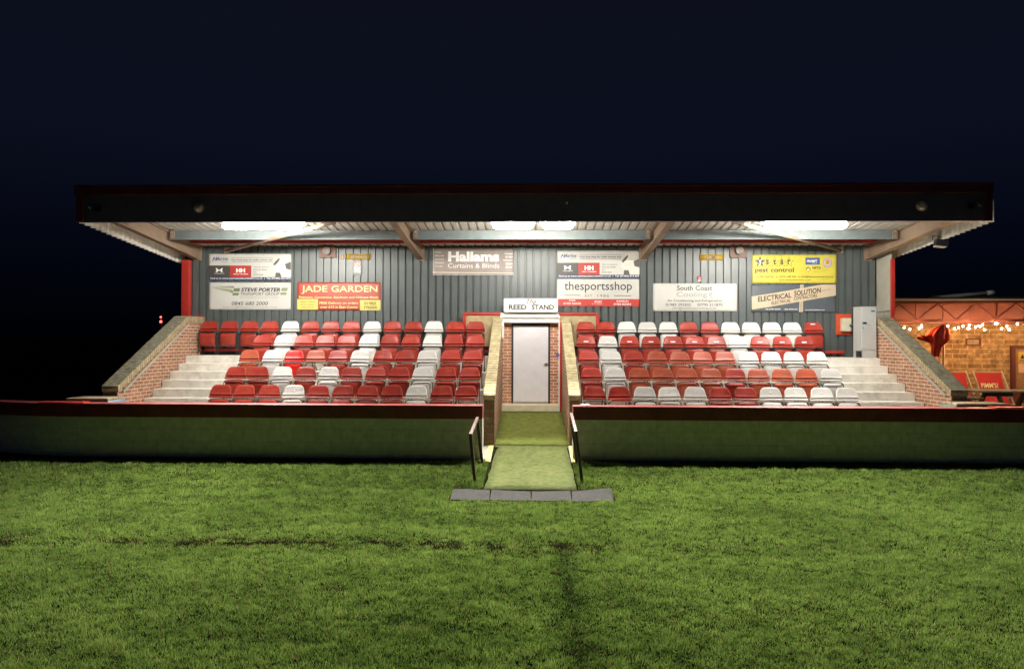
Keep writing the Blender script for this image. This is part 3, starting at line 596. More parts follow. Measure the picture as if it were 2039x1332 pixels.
# ------------------------------------------------------------------ printed banners and signs
TXT = {}
def text_mesh(s, off=0.0, shear=0.0, spacing=1.0):
    k = (s, off, shear, spacing)
    if k not in TXT:
        cu = bpy.data.curves.new('t', 'FONT'); cu.body = s; cu.size = 1; cu.offset = off; cu.shear = shear; cu.space_character = spacing; cu.resolution_u = 3; cu.fill_mode = 'FRONT'
        o = bpy.data.objects.new('t', cu); COL.objects.link(o); me = bake(o); bpy.data.objects.remove(o)
        v = np.zeros(len(me.vertices) * 3); me.vertices.foreach_get('co', v); v = v.reshape(-1, 3)[:, :2]
        f = [list(p.vertices) for p in me.polygons]; TXT[k] = (v, f); bpy.data.meshes.remove(me)
    return TXT[k]
PM = {}
def pm(c, rough=0.45):
    k = (c, rough)
    if k not in PM: PM[k] = mat('print ink %d' % len(PM), c, rough, var=0.04)
    return PM[k]
class Print:
    """graphics on a vertical sheet: (u, v) in the source drawing's units are mapped to the sheet's x and z"""
    def __init__(s, ub, wb, y, wrinkle, seed=0):
        s.ub, s.wb, s.y, s.wr, s.seed = ub, wb, y, wrinkle * 0.35, seed
        s.g = MB(); s.g0 = s.g; s.tx = []; s.xg = []
    def P(s, u, v, lift=0.0):
        (u0, v0, u1, v1), (x0, z1, x1, z0) = s.ub, s.wb
        a = (u - u0) / (u1 - u0); b = (v - v0) / (v1 - v0)
        x = x0 + (x1 - x0) * a; z = z1 + (z0 - z1) * b
        k = s.seed * 1.7
        w = s.wr * (0.55 * math.sin(9 * x + 6 * z + k) + 0.3 * math.sin(17 * x - 11 * z + 2 * k) + 0.5 * math.sin(2.3 * x - 7 * z + 3 * k))
        z += s.wr * 1.2 * math.sin(PI * 3 * a) * (1 - b) * 0.5
        return (x, s.y + w - lift, z)
    def poly(s, pts, c, lift=0.0025):
        s.g.add([s.P(u, v, lift) for u, v in pts], [tuple(range(len(pts)))], pm(c))
    def rect(s, u0, v0, u1, v1, c, lift=0.002, nu=12, nv=4, target=None):
        vs = [s.P(u0 + (u1 - u0) * i / nu, v0 + (v1 - v0) * j / nv, lift) for j in range(nv + 1) for i in range(nu + 1)]; w = nu + 1
        (target or s.g).add(vs, [(j*w+i, j*w+i+1, (j+1)*w+i+1, (j+1)*w+i) for j in range(nv) for i in range(nu)], pm(c), True)
    def disc(s, u, v, r, c, lift=0.003, n=24, ry=None):
        ry = ry or r; s.poly([(u + r * math.cos(2*PI*k/n), v + ry * math.sin(2*PI*k/n)) for k in range(n)], c, lift)
    def ring(s, u, v, r0, r1, c, n=24, a0=0, a1=360, lift=0.0035):
        vs = []
        for k in range(n + 1):
            t = R(a0 + (a1 - a0) * k / n)
            vs += [s.P(u + r0*math.cos(t), v + r0*math.sin(t), lift), s.P(u + r1*math.cos(t), v + r1*math.sin(t), lift)]
        s.g.add(vs, [(2*k, 2*k+1, 2*k+3, 2*k+2) for k in range(n)], pm(c))
    def text(s, body, u0, u1, v0, v1, c, off=0.0, shear=0.0, rot=0.0, lift=0.005, spacing=1.0, slant=0.0):
        """fit the text into u0..u1 and v0 (top) .. v1 (bottom); slant: rise in v over the full width; rot=90 turns it"""
        v, f = text_mesh(body, off, shear, spacing); lo = v.min(0); hi = v.max(0); q = (v - lo) / (hi - lo)
        if rot: q = np.stack([1 - q[:, 1], q[:, 0]], 1)
        vs = [s.P(u0 + (u1 - u0) * a, v1 + (v0 - v1) * b - slant * a, lift) for a, b in q]
        m = MB(); m.add(vs, f, pm(c)); s.tx.append(m)
    def line(s, u0, v0, u1, v1, w, c, lift=0.0035):
        d = Vector((u1 - u0, v1 - v0)).normalized(); n = Vector((-d.y, d.x)) * w / 2
        s.poly([(u0 + n.x, v0 + n.y), (u1 + n.x, v1 + n.y), (u1 - n.x, v1 - n.y), (u0 - n.x, v0 - n.y)], c, lift)
    def finish(s, name, base, label, cat, group=None, thick=0.0, eyes=True, nu=36, nv=12):
        sheet = MB(); u0, v0, u1, v1 = s.ub
        vs = [s.P(u0 + (u1-u0)*i/nu, v0 + (v1-v0)*j/nv, 0) for j in range(nv+1) for i in range(nu+1)]; w = nu + 1
        fs = [(j*w+i, j*w+i+1, (j+1)*w+i+1, (j+1)*w+i) for j in range(nv) for i in range(nu)]
        n = len(vs); t = thick or 0.003; vs += [(p[0], p[1] + t, p[2]) for p in vs]
        bd = list(range(w)) + [j*w+nu for j in range(1, nv+1)] + [nv*w+i for i in range(nu-1, -1, -1)] + [j*w for j in range(nv-1, 0, -1)]
        fs += [(bd[q], bd[(q+1) % len(bd)], n+bd[(q+1) % len(bd)], n+bd[q]) for q in range(len(bd))]
        sheet.add(vs, fs, base, False)
        o = sheet.build(name)
        for p in o.data.polygons: p.use_smooth = len(p.vertices) == 4 and abs(p.normal.y) > 0.5
        tag(o, label, cat, group)
        if eyes:
            du, dv = (u1-u0), (v1-v0)
            for a in (0.012, 0.33, 0.66, 0.988):
                for b in (0.04, 0.96): s.g = MB(); s.xg.append(('eyelet', s.g)); s.disc(u0 + du*a, v0 + dv*b, du*0.0045, (0.06, 0.06, 0.06), 0.006, 8)
        if s.g0.v: e = s.g0.build('printed_graphic'); e.parent = o
        for nm, m in s.xg: e = m.build(nm); e.parent = o
        for m in s.tx: e = m.build('lettering'); e.parent = o
        return o
M_vinyl = mat('white vinyl', (0.56, 0.56, 0.52), 0.42, var=0.05, vscale=2)
M_vred = mat('red vinyl', (0.38, 0.055, 0.03), 0.42, var=0.08)
M_vtaupe = mat('taupe vinyl', (0.27, 0.225, 0.20), 0.5, var=0.05)
M_vyel = mat('yellow vinyl', (0.56, 0.49, 0.06), 0.45, var=0.05)
M_vdark = mat('dark slate vinyl', (0.085, 0.10, 0.115), 0.4, var=0.08)
DK = (0.012, 0.012, 0.014); WH = (0.80, 0.80, 0.78); GRY = (0.10, 0.10, 0.10); LG = (0.20, 0.205, 0.205)
YS = YB - 0.012
GB = 'advertising banners on the back wall'
def marine(ub, wb, label, seed):
    p = Print(ub, wb, YS, 0.006, seed); u0, v0, u1, v1 = ub; sx = (u1 - u0) / 1555.0; sy = (v1 - v0) / 525.0
    U = lambda a: u0 + (a - 140) * sx
    V = lambda b: v0 + (b - 145) * sy
    p.rect(U(140), V(375), U(545), V(606), (0.065, 0.062, 0.052)); p.rect(U(545), V(375), U(945), V(606), (0.42, 0.045, 0.035))
    p.rect(U(140), V(606), U(1695), V(670), (0.035, 0.05, 0.115), nu=24)
    # big football with dark panels
    p.poly([(U(min(1692, max(1330, 1590 + 235 * math.cos(k * PI / 18)))), V(min(604, max(150, 400 + 240 * math.sin(k * PI / 18))))) for k in range(36)], (0.64, 0.63, 0.56), 0.0022)
    p.poly([(U(1355), V(355)), (U(1400), V(290)), (U(1475), V(220)), (U(1478), V(262)), (U(1440), V(325)), (U(1385), V(378))], (0.10, 0.095, 0.08), 0.0035)
    p.poly([(U(1580), V(345)), (U(1690), V(300)), (U(1690), V(465)), (U(1600), V(440))], (0.10, 0.095, 0.08), 0.0035)
    p.poly([(U(1405), V(515)), (U(1490), V(520)), (U(1512), V(604)), (U(1395), V(604))], (0.10, 0.095, 0.08), 0.0035)
    # boat mark and name
    p.poly([(U(195), V(305)), (U(235), V(205)), (U(270), V(240)), (U(240), V(250))], (0.05, 0.09, 0.25), 0.004)
    p.poly([(U(195), V(300)), (U(290), V(250)), (U(300), V(285)), (U(255), V(278))], (0.12, 0.16, 0.38), 0.0042)
    p.text('Marine', U(262), U(505), V(205), V(275), (0.08, 0.10, 0.22), 0.02, 0.3); p.text('Outdoor', U(370), U(505), V(290), V(303), DK, 0.01)
    p.text('Your local shop for under armour and', U(565), U(1345), V(245), V(288), DK, 0.02, 0.2)
    p.line(U(575), V(222), U(1350), V(222), 8 * sy, LG); p.line(U(575), V(304), U(1350), V(304), 8 * sy, LG)
    # interlocking mark: two facing arcs tied by a bar
    for s in (-1, 1):
        cx = U(340) + s * 58 * sx
        p.poly([(cx - s*14*sx, V(428)), (cx + s*14*sx, V(434)), (cx - s*12*sx, V(470)), (cx + s*14*sx, V(506)), (cx - s*14*sx, V(512)), (cx - s*44*sx, V(482)), (cx - s*44*sx, V(458))], WH, 0.004)
    p.poly([(U(282), V(460)), (U(398), V(460)), (U(398), V(482)), (U(282), V(482))], WH, 0.0042)
    p.text('UNDER ARMOUR', U(248), U(440), V(526), V(543), WH, 0.01)
    p.text('HH', U(660), U(830), V(432), V(515), WH, 0.055); p.text('HELLY HANSEN', U(610), U(880), V(536), V(556), WH, 0.03)
    for i, tx in enumerate(('Visit our shop at', '59 Cross Street', 'Ryde', 'PO33 2AA')): p.text(tx, U(985), U((1275, 1245, 1045, 1170)[i]), V(396 + 49 * i), V(424 + 49 * i), DK, 0.01)
    p.text('Find us at www.marineoutdoorclothing.co.uk  |  Tel: (01983) 813 875', U(175), U(1685), V(615), V(655), WH, 0.02, 0.1)
    p.finish('banner', M_vinyl, label, 'banner', GB)
marine((140, 145, 1695, 670), (-8.06, 4.435, -5.98, 3.775), 'white sports shop banner with football and dark and red panels, above the green striped banner', 1)
marine((140, 145, 1695, 670), (0.64, 4.513, 2.67, 3.835), 'white sports shop banner with football and dark and red panels, high beside the taupe banner', 4)
p = Print((150, 680, 1690, 1210), (-8.05, 3.72, -5.985, 3.04), YS, 0.005, 2)
GS = (0.22, 0.27, 0.15)
p.poly([(185, 770), (620, 748), (575, 775)], GS); p.poly([(185, 774), (575, 782), (600, 800)], (0.40, 0.46, 0.22), 0.003); p.poly([(185, 778), (590, 815), (600, 870), (545, 868)], (0.30, 0.34, 0.22), 0.0028); p.poly([(560, 770), (630, 762), (615, 785)], DK, 0.0045); p.poly([(545, 862), (605, 855), (600, 880)], DK, 0.0045)
p.poly([(620, 790), (740, 790), (725, 855), (605, 855)], (0.16, 0.20, 0.10), 0.0035); p.poly([(600, 882), (720, 882), (705, 930), (590, 930)], (0.16, 0.20, 0.10), 0.0035)
p.poly([(1520, 782), (1635, 782), (1620, 845), (1508, 845)], GS, 0.0035); p.poly([(1500, 872), (1615, 872), (1605, 920), (1490, 920)], GS, 0.0035)
p.text('STEVE PORTER', 755, 1490, 782, 858, DK, 0.03, 0.25); p.text('TRANSPORT GROUP', 745, 1475, 872, 930, (0.11, 0.11, 0.11), 0.01, 0.25)
p.text('Nationwide Distribution and Express Services', 730, 1460, 955, 980, LG, 0.0, 0.2); p.text('0845 680 2000', 580, 1265, 1050, 1122, (0.08, 0.08, 0.08), 0.012, 0.2); p.text('enquiries@steveportertransport.co.uk', 415, 1435, 1142, 1175, LG, 0.0, 0.2)
p.finish('banner', M_vinyl, 'white transport banner with green striped swoosh and phone number, low on the wall', 'banner', GB)
p = Print((105, 685, 1670, 1210), (-5.823, 3.727, -3.734, 3.031), YS, 0.004, 3)
YL = (0.60, 0.54, 0.13); CR = (0.85, 0.72, 0.30)
p.rect(105, 1000, 495, 1198, YL); p.g = MB(); p.xg.append(('printed_graphic', p.g)); p.rect(1285, 1015, 1670, 1210, YL)
p.text('JADE GARDEN', 185, 1610, 745, 905, CR, 0.008); p.text('Pekinese, Cantonese, Szechuan and Chinese Meals', 140, 1630, 945, 990, CR, 0.02)
p.text('FREE Delivery on orders', 525, 1250, 1050, 1105, CR, 0.02); p.text('over £15 in East Cowes', 540, 1240, 1125, 1172, CR, 0.02)
for i, tx in enumerate(('Open 7 Nights', 'Eat in or Takeaway', 'Fully Licensed')): p.text(tx, 170 + 12 * i, 440 - 8 * i, 1035 + 52 * i, 1068 + 52 * i, (0.16, 0.14, 0.03), 0.015)
p.text('01983', 1365, 1580, 1052, 1105, (0.12, 0.10, 0.02), 0.02); p.text('296664', 1350, 1600, 1125, 1180, (0.14, 0.12, 0.02), 0.02)
p.finish('banner', M_vred, 'red restaurant banner with cream lettering and two yellow corner panels', 'banner', GB)
p = Print((110, 120, 1520, 600), (-2.43, 4.585, -0.425, 3.91), YS, 0.003, 5)
p.text('Hallams', 375, 1265, 185, 365, WH, 0.045); p.text('Curtains & Blinds', 375, 1265, 392, 475, WH, -0.004)
for i, tx in enumerate(('Curtains', 'Blinds', 'Poles', 'Shutters', 'Tracks')): p.text(tx, 148, (250, 300, 300, 300, 280)[i], 185 + 62 * i, 208 + 62 * i, WH, 0.01)
for i, tx in enumerate(('Cowes', '01983', 'Newport', '526646', 'IW')): p.text(tx, (1362, 1375, 1335, 1380, 1380)[i], 1500, 205 + 60 * i, 238 + 60 * i, WH, 0.02)
p.line(120, 552, 1515, 568, 14, (0.66, 0.60, 0.52)); p.line(116, 122, 116, 598, 10, (0.6, 0.56, 0.5)); p.line(112, 594, 1520, 594, 8, (0.6, 0.56, 0.5))
p.finish('banner', M_vtaupe, 'taupe curtains and blinds banner with bold white lettering', 'banner', GB)
p = Print((188, 615, 1740, 1140), (0.64, 3.815, 2.665, 3.142), YS, 0.006, 6)
p.rect(188, 1000, 1740, 1140, (0.48, 0.05, 0.04), nu=24)
p.text('thesportsshop', 330, 1600, 665, 880, (0.035, 0.035, 0.035), 0.004); p.text('EST', 720, 850, 912, 960, GRY, 0.0, spacing=1.3); p.text('1986', 955, 1170, 912, 962, GRY, 0.0, spacing=1.3)
p.line(330, 928, 630, 928, 10, GRY); p.line(1265, 938, 1590, 938, 12, GRY)
p.text('RYDE', 420, 535, 1015, 1042, WH, 0.02); p.text('01983 563538', 315, 640, 1068, 1105, WH, 0.02); p.text('SPORT', 895, 1040, 1035, 1070, WH, 0.03); p.text('for everyone', 850, 1045, 1080, 1105, WH, 0.0)
p.text('SHANKLIN', 1310, 1535, 1022, 1058, WH, 0.02); p.text('01983 862454', 1260, 1585, 1078, 1118, WH, 0.02)
p.finish('banner', M_vinyl, 'white banner with thin grey lettering and red strip along its foot', 'banner', GB)
p = Print((110, 705, 1690, 1230), (3.0, 3.71, 5.05, 3.024), YS, 0.004, 7)
p.text('South Coast', 560, 1225, 745, 838, (0.04, 0.04, 0.038), 0.014); p.text('Cooling', 555, 1125, 865, 985, (0.30, 0.33, 0.31), 0.008); p.text('LTD', 1172, 1222, 875, 975, DK, 0.0, rot=90)
p.text('Air Conditioning and Refrigeration', 380, 1400, 1008, 1062, (0.06, 0.06, 0.06), 0.012); p.text('01983 293302', 350, 820, 1082, 1132, (0.06, 0.06, 0.06), 0.012); p.text('07795 511870', 945, 1415, 1082, 1132, (0.06, 0.06, 0.06), 0.012); p.text('sales@southcoastcooling.co.uk', 470, 1295, 1155, 1188, (0.08, 0.08, 0.08), 0.012)
p.finish('banner', M_vinyl, 'white air conditioning banner with grey lettering, below the HOME sign', 'banner', GB)
p = Print((180, 155, 1660, 650), (5.42, 4.413, 7.457, 3.714), YS, 0.003, 8)
def star(cx, cy, r, c, lift=0.003, k=0.42):
    p.g = MB(); p.xg.append(('printed_star', p.g)); p.poly([(cx + (r if i % 2 == 0 else r * k) * math.sin(PI * i / 5), cy - (r if i % 2 == 0 else r * k) * math.cos(PI * i / 5)) for i in range(10)], c, lift)
YV = (0.56, 0.49, 0.06)
for i, ch in enumerate('star'):
    cx = 445 + i * 127; star(cx, 285, 96, (0.10, 0.085, 0.02), 0.003); star(cx, 285, 80, YV, 0.0038)
    p.text(ch, cx - 26, cx + 26, 240, 322, DK, 0.03)
star(315, 280, 105, (0.06, 0.055, 0.05), 0.0045); p.text('5', 288, 340, 245, 325, WH, 0.02, 0.2, lift=0.007)
p.g = p.g0; p.text('pest control', 228, 910, 378, 482, (0.014, 0.012, 0.008), 0.018)
p.text('t. 01983 562224', 222, 552, 522, 553, DK, 0.01); p.text('m. 07701 049 783', 598, 945, 522, 553, DK, 0.01); p.text('e. info@5starpestcontrol.co.uk', 990, 1605, 522, 558, DK, 0.01); p.text('www.5starpestcontrol.co.uk', 645, 1210, 580, 610, DK, 0.01)
p.rect(1115, 208, 1368, 328, (0.05, 0.10, 0.30)); p.text('PROMPT', 1140, 1325, 245, 288, WH, 0.03, 0.2); p.text('certified', 1230, 1315, 295, 310, WH)
p.disc(1502, 292, 86, (0.52, 0.48, 0.50), 0.003); p.ring(1502, 292, 60, 84, (0.36, 0.32, 0.40)); p.disc(1502, 285, 45, (0.62, 0.34, 0.05), 0.004); p.text('3', 1480, 1520, 255, 318, (0.35, 0.16, 0.02), 0.03)
p.poly([(1115, 408), (1162, 360), (1210, 408), (1162, 462)], (0.10, 0.08, 0.03)); p.poly([(1138, 412), (1164, 384), (1192, 412), (1164, 446)], (0.80, 0.72, 0.25), 0.0045); p.poly([(1115, 408), (1138, 412), (1164, 446), (1162, 462)], (0.5, 0.38, 0.04), 0.0048)
p.text('NPTA', 1238, 1385, 362, 405, DK, 0.02); p.text('National Pest Technicians', 1238, 1490, 420, 436, (0.4, 0.35, 0.1)); p.text('Association', 1238, 1380, 445, 458, (0.4, 0.35, 0.1))
p.finish('banner', M_vyel, 'bright yellow pest control banner with a row of stars', 'banner', GB)
p = Print((150, 685, 1640, 1175), (5.395, 3.688, 7.444, 3.004), YS, 0.006, 9)
CM = (0.56, 0.46, 0.32)
p.poly([(1012, 690), (1070, 690), (1056, 1172), (990, 1172)], CM, 0.0025)
for d in (14, 28, 42): p.poly([(1012 + d, 690), (1016 + d, 690), (998 + d, 1172), (993 + d, 1172)], (0.15, 0.13, 0.11), 0.0032)
n = 12; A = [(155 + (1640 - 155) * i / n, (895 - 172 * i / n * 1.30) if i < n else 690) for i in range(n + 1)]
A = [(155, 897), (500, 845), (900, 775), (1395, 690), (1638, 690), (1638, 880), (1300, 935), (900, 1005), (500, 1075), (160, 1130)]
p.poly(A, CM, 0.0036)
p.text('ELECTRICAL', 265, 855, 905, 996, DK, 0.022, slant=78, lift=0.007); p.text('SOLUTION', 905, 1370, 800, 893, DK, 0.022, slant=62, lift=0.007); p.text('(IOW) LTD', 1385, 1535, 785, 812, DK, 0.0, slant=20, lift=0.007)
p.text('ELECTRICAL', 505, 845, 986, 1042, DK, 0.014, slant=50, lift=0.007); p.text('CONTRACTORS', 897, 1305, 905, 965, DK, 0.014, slant=52, lift=0.007)
p.text('Tel: 01983 402040', 398, 662, 1108, 1132, WH, 0.03); p.text('Mob: 07970 2141', 740, 960, 1110, 1132, WH, 0.03); p.text('www.electricalsolution.co.uk', 1092, 1440, 1118, 1142, WH, 0.02)
p.finish('banner', M_vdark, 'dark electrical contractor banner with slanting cream board shape', 'banner', GB)
M_sy = mat('yellow sign plate', (0.42, 0.27, 0.025), 0.5, var=0.08)
for wb, tx, a0, a1, lab in (((-4.594, 4.44, -3.995, 4.29), 'VISITORS', 0.12, 0.90, 'small yellow VISITORS sign above the no smoking sign'), ((4.14, 4.425, 4.713, 4.277), 'HOME', 0.28, 0.72, 'small yellow HOME sign above the white air conditioning banner')):
    p = Print((0, 0, 1, 0.25), wb, YS, 0.0, 0); p.text(tx, a0, a1, 0.045, 0.205, DK, 0.012); p.finish('sign', M_sy, lab, 'sign', 'yellow end signs', 0.004, False, 4, 2)
M_sw = mat('white sign plate', (0.46, 0.46, 0.44), 0.4, var=0.03)
p = Print((0, 0, 160, 285), (-4.43, 4.275, -4.215, 3.905), YS, 0.0, 0)
p.ring(80, 75, 48, 62, (0.30, 0.04, 0.04)); p.line(45, 42, 118, 110, 13, (0.30, 0.04, 0.04), 0.004); p.line(50, 88, 112, 66, 11, DK, 0.003); p.line(15, 158, 145, 158, 3, LG)
p.text('No', 60, 98, 206, 224, DK, 0.02); p.text('Smoking', 20, 140, 240, 262, DK, 0.02)
p.finish('sign', M_sw, 'white no smoking sign under the VISITORS sign', 'sign', None, 0.004, False, 4, 4)
p = Print((0, 0, 90, 95), (-4.77, 4.41, -4.66, 4.305), YS, 0.0, 0); p.disc(45, 48, 30, (0.45, 0.16, 0.12)); p.finish('sign', mat('pink plate', (0.50, 0.34, 0.28), 0.5), 'tiny square pink notice beside the VISITORS sign', 'sign', None, 0.003, False, 2, 2)
p = Print((0, 0, 90, 100), (4.08, 3.885, 4.176, 3.765), YS, 0.0, 0); p.rect(10, 72, 85, 98, (0.75, 0.62, 0.6)); p.disc(55, 35, 18, (0.7, 0.35, 0.3)); p.finish('sign', mat('red plate', (0.45, 0.08, 0.09), 0.5), 'tiny red notice above the white air conditioning banner', 'sign', None, 0.003, False, 2, 2)
# name board over the tunnel
a = MB(); x0, x1, z0, z1 = -0.656, 0.652, 2.978, 3.312; r = 0.035; pl = []
for cx, cz, t0 in ((x1 - r, z1 - r, 0), (x0 + r, z1 - r, 90), (x0 + r, z0 + r, 180), (x1 - r, z0 + r, 270)):
    for k in range(6): t = R(t0 + 18 * k); pl.append((cx + r * math.cos(t), cz + r * math.sin(t)))
a.prism(pl, 'Y', 16.86, 16.90, M_white)
nb = tag(a.build('name_board', None, 0.004), 'white board reading The REED STAND above the tunnel door', 'sign')
p = Print((0, 0, 327, 84), (x0, z1, x1, z0), 16.858, 0.0, 0)
p.text('REED', 30, 138, 38, 68, DK, 0.03); p.text('STAND', 168, 303, 38, 68, DK, 0.03); p.text('The', 136, 196, 4, 36, DK, 0.008, 0.45)
for m in p.tx: e = m.build('lettering'); e.parent = nb

# ------------------------------------------------------------------ lights under the roof
M_tube = emit('lit diffuser', (1.0, 0.955, 0.86), LAMP)
for x0, x1, lab in ((-6.25, -4.63, 'long lit strip light over the visitors end of the stand'), (-0.765, 0.035, 'longer one of the two lit strip lights above the tunnel'), (0.225, 0.84, 'shorter one of the two lit strip lights above the tunnel'), (4.63, 6.25, 'long lit strip light over the home end of the stand')):
    t = thing('strip_light', ((x0 + x1) / 2, 13.97, 4.69), lab, 'strip light', 'strip lights under the roof')
    a = MB(); a.prism([(13.83, 4.655), (13.835, 4.655), (13.925, 4.678), (14.015, 4.678), (14.135, 4.640), (14.14, 4.640), (14.03, 4.735), (13.91, 4.735)], 'X', x0 - 0.04, x1 + 0.04, M_white); put(a.build('shield_housing', None), t)  # housing spread into wings that keep direct light off the deck
    ld = bpy.data.lights.new('pitch_fill_light', 'AREA'); ld.shape = 'RECTANGLE'; ld.size = x1 - x0 - 0.1; ld.size_y = 0.10; ld.energy = PITCH_W * (x1 - x0) / 1.6; ld.color = (1.0, 0.955, 0.86); ld.spread = R(112)  # extra area light beside the diffuser, added to brighten the grass
    lo = bpy.data.objects.new('pitch_fill_light', ld); COL.objects.link(lo); lo.location = ((x0 + x1) / 2, 13.91, 4.592); lo.rotation_euler = (R(52), 0, PI); put(lo, t)
    a = MB(); vs = []; N = 16; st = [(0.0, .25), (0.02, .6), (0.05, .85), (0.10, 1.0), (x1 - x0 - 0.10, 1.0), (x1 - x0 - 0.05, .85), (x1 - x0 - 0.02, .6), (x1 - x0, .25)]  # tall capsule with rounded ends, shaped like the glow around the lamp
    for dx, k in st:
        for i in range(N): th = 2 * PI * i / N; vs.append((x0 + dx, 13.97 + 0.052 * k * math.cos(th), 4.592 + 0.075 * k * math.sin(th)))
    a.add(vs, [(j*N+i, j*N+(i+1) % N, (j+1)*N+(i+1) % N, (j+1)*N+i) for j in range(len(st)-1) for i in range(N)] + [tuple(range(N)), tuple(range((len(st)-1)*N, len(st)*N))], M_tube, True); put(a.build('diffuser'), t)
    for xx in (x0 + 0.12, x1 - 0.12):
        a = MB(); a.tube([(xx, 13.97, 4.726), (xx, 13.97, deckz(13.97))], 0.008, M_metal, 6); put(a.build('hanger'), t)

# ------------------------------------------------------------------ things fixed to or standing in the stand
for x, lab in ((-5.06, 'brown loudspeaker on its board, on the wall above the red banner'), (5.08, 'brown loudspeaker on its board, on the wall between HOME sign and yellow banner')):
    t = thing('loudspeaker', (x, 17.22, 4.5), lab, 'loudspeaker', 'loudspeakers on the back wall')
    a = MB(); a.box(x - 0.21, 17.20, 4.34, x + 0.21, 17.246, 4.675, mat('brown board', (0.17, 0.10, 0.075), 0.6)); put(a.build('backing_board', None, 0.004), t)
    a = MB(); a.lathe([(0.055, 0.0), (0.06, -0.02), (0.098, -0.07), (0.10, -0.085), (0.092, -0.085), (0.05, -0.04), (0.015, -0.035)], (x, 17.199, 4.505), 'Y', mat('grey horn', (0.30, 0.27, 0.25), 0.5), 20); put(a.build('horn'), t)
for x, lab in ((-6.43, 'round pale bulkhead lamp on the roof fascia, visitors end'), (7.35, 'round pale bulkhead lamp on the roof fascia, home end')):
    t = thing('bulkhead_lamp', (x, 13.33, 4.85), lab, 'lamp', 'round lamps on the roof fascia')
    a = MB(); a.lathe([(0.105, 0), (0.105, -0.03), (0.09, -0.035)], (x, 13.329, 4.85), 'Y', mat('lamp rim', (0.32, 0.31, 0.28), 0.5), 20); put(a.build('rim'), t)
    a = MB(); a.lathe([(0.088, -0.03), (0.085, -0.045), (0.06, -0.07), (0.02, -0.082)], (x, 13.329, 4.85), 'Y', mat('opal glass', (0.55, 0.53, 0.48), 0.25), 20); put(a.build('glass'), t)
for x, z, lab in ((-8.58, 4.84, 'small metal bracket on the fascia by the visitors corner'), (0.68, 4.91, 'small bright metal eye on the fascia above the tunnel'), (8.42, 4.85, 'small metal bracket with dark box on the fascia by the home corner')):
    a = MB(); a.lathe([(0.018, 0), (0.022, -0.03), (0.012, -0.05)], (x, 13.329, z), 'Y', M_metal, 10)
    if abs(x) > 1: a.bar((x - 0.05, 13.31, z + 0.05), (x + 0.03, 13.31, z - 0.04), 0.012, 0.012, M_metal); a.box(x - 0.16 * (1 if x > 0 else -1) - 0.06, 13.29, z - 0.07, x - 0.16 * (1 if x > 0 else -1) + 0.06, 13.328, z + 0.05, M_black)
    tag(a.build('fascia_bracket'), lab, 'bracket')
# floodlight under the verge
t = thing('floodlight', (8.62, 15.0, 4.42), 'black floodlight with pale glass under the roof edge, by the clubhouse', 'floodlight')
a = MB(); a.bar((8.56, 15.02, 4.40), (8.80, 14.98, 4.36), 0.16, 0.14, M_black); put(a.build('housing', None, 0.01), t)
a = MB(); a.bar((8.55, 15.02, 4.315), (8.74, 14.98, 4.285), 0.14, 0.02, mat('floodlight glass', (0.7, 0.7, 0.68), 0.2)); put(a.build('glass'), t)
a = MB(); a.tube([(8.5, 15.0, 4.44), (8.5, 15.0, 4.53), (8.62, 15.0, 4.53), (8.62, 15.0, 4.44)], 0.012, M_black, 6); put(a.build('bracket'), t)
# red board with switch box
t = thing('switch_box', (7.62, 17.2, 2.7), 'cream switch box on a square red board beside the grey cabinet', 'switch box')
a = MB(); a.box(7.435, 17.21, 2.455, 7.805, 17.246, 2.965, mat('orange red board', (0.56, 0.075, 0.025), 0.5, var=0.1)); put(a.build('backing_board', None, 0.004), t)
a = MB(); a.box(7.53, 17.10, 2.54, 7.755, 17.208, 2.86, mat('cream enamel', (0.66, 0.62, 0.47), 0.4)); put(a.build('box', None, 0.012), t)
a = MB(); a.bar((7.70, 17.085, 2.70), (7.765, 17.06, 2.625), 0.022, 0.035, M_black); put(a.build('handle'), t)
# grey cabinet
t = thing('metal_cabinet', (7.82, 16.55, 1.915), 'tall grey metal cabinet standing at the top of the steps by the brick wall', 'cabinet')
a = MB(); z0, z1 = 1.918, 3.085
a.box(7.64, 16.36, z0 + 0.16, 7.99, 16.76, z1, M_grey); a.box(7.66, 16.36, z0, 7.99, 16.375, z0 + 0.158, M_grey); a.box(7.64, 16.70, z0, 7.68, 16.76, z0 + 0.159, M_grey); a.box(7.95, 16.70, z0, 7.99, 16.76, z0 + 0.159, M_grey); a.box(7.63, 16.35, z1 + 0.0005, 8.0, 16.77, z1 + 0.02, M_grey)
put(a.build('body', None, 0.006), t)
a = MB(); a.box(7.655, 16.345, z0 + 0.19, 7.98, 16.3585, z1 - 0.02, M_grey); d = put(a.build('door', None, 0.004), t)
a = MB(); a.box(7.665, 16.32, 2.70, 7.75, 16.344, 2.745, M_black); a.box(7.675, 16.335, 2.60, 7.69, 16.344, 2.625, M_black); h = a.build('handle', None, 0.003); h.parent = d; h.matrix_parent_inverse = Matrix.Identity(4)
a = MB(); a.box(7.86, 16.335, 2.985, 7.94, 16.3445, 3.01, M_black); a.box(7.80, 16.338, 2.66, 7.85, 16.3445, 2.675, mat('label grey', (0.3, 0.3, 0.3), 0.5)); h = a.build('maker_plate'); h.parent = d; h.matrix_parent_inverse = Matrix.Identity(4)
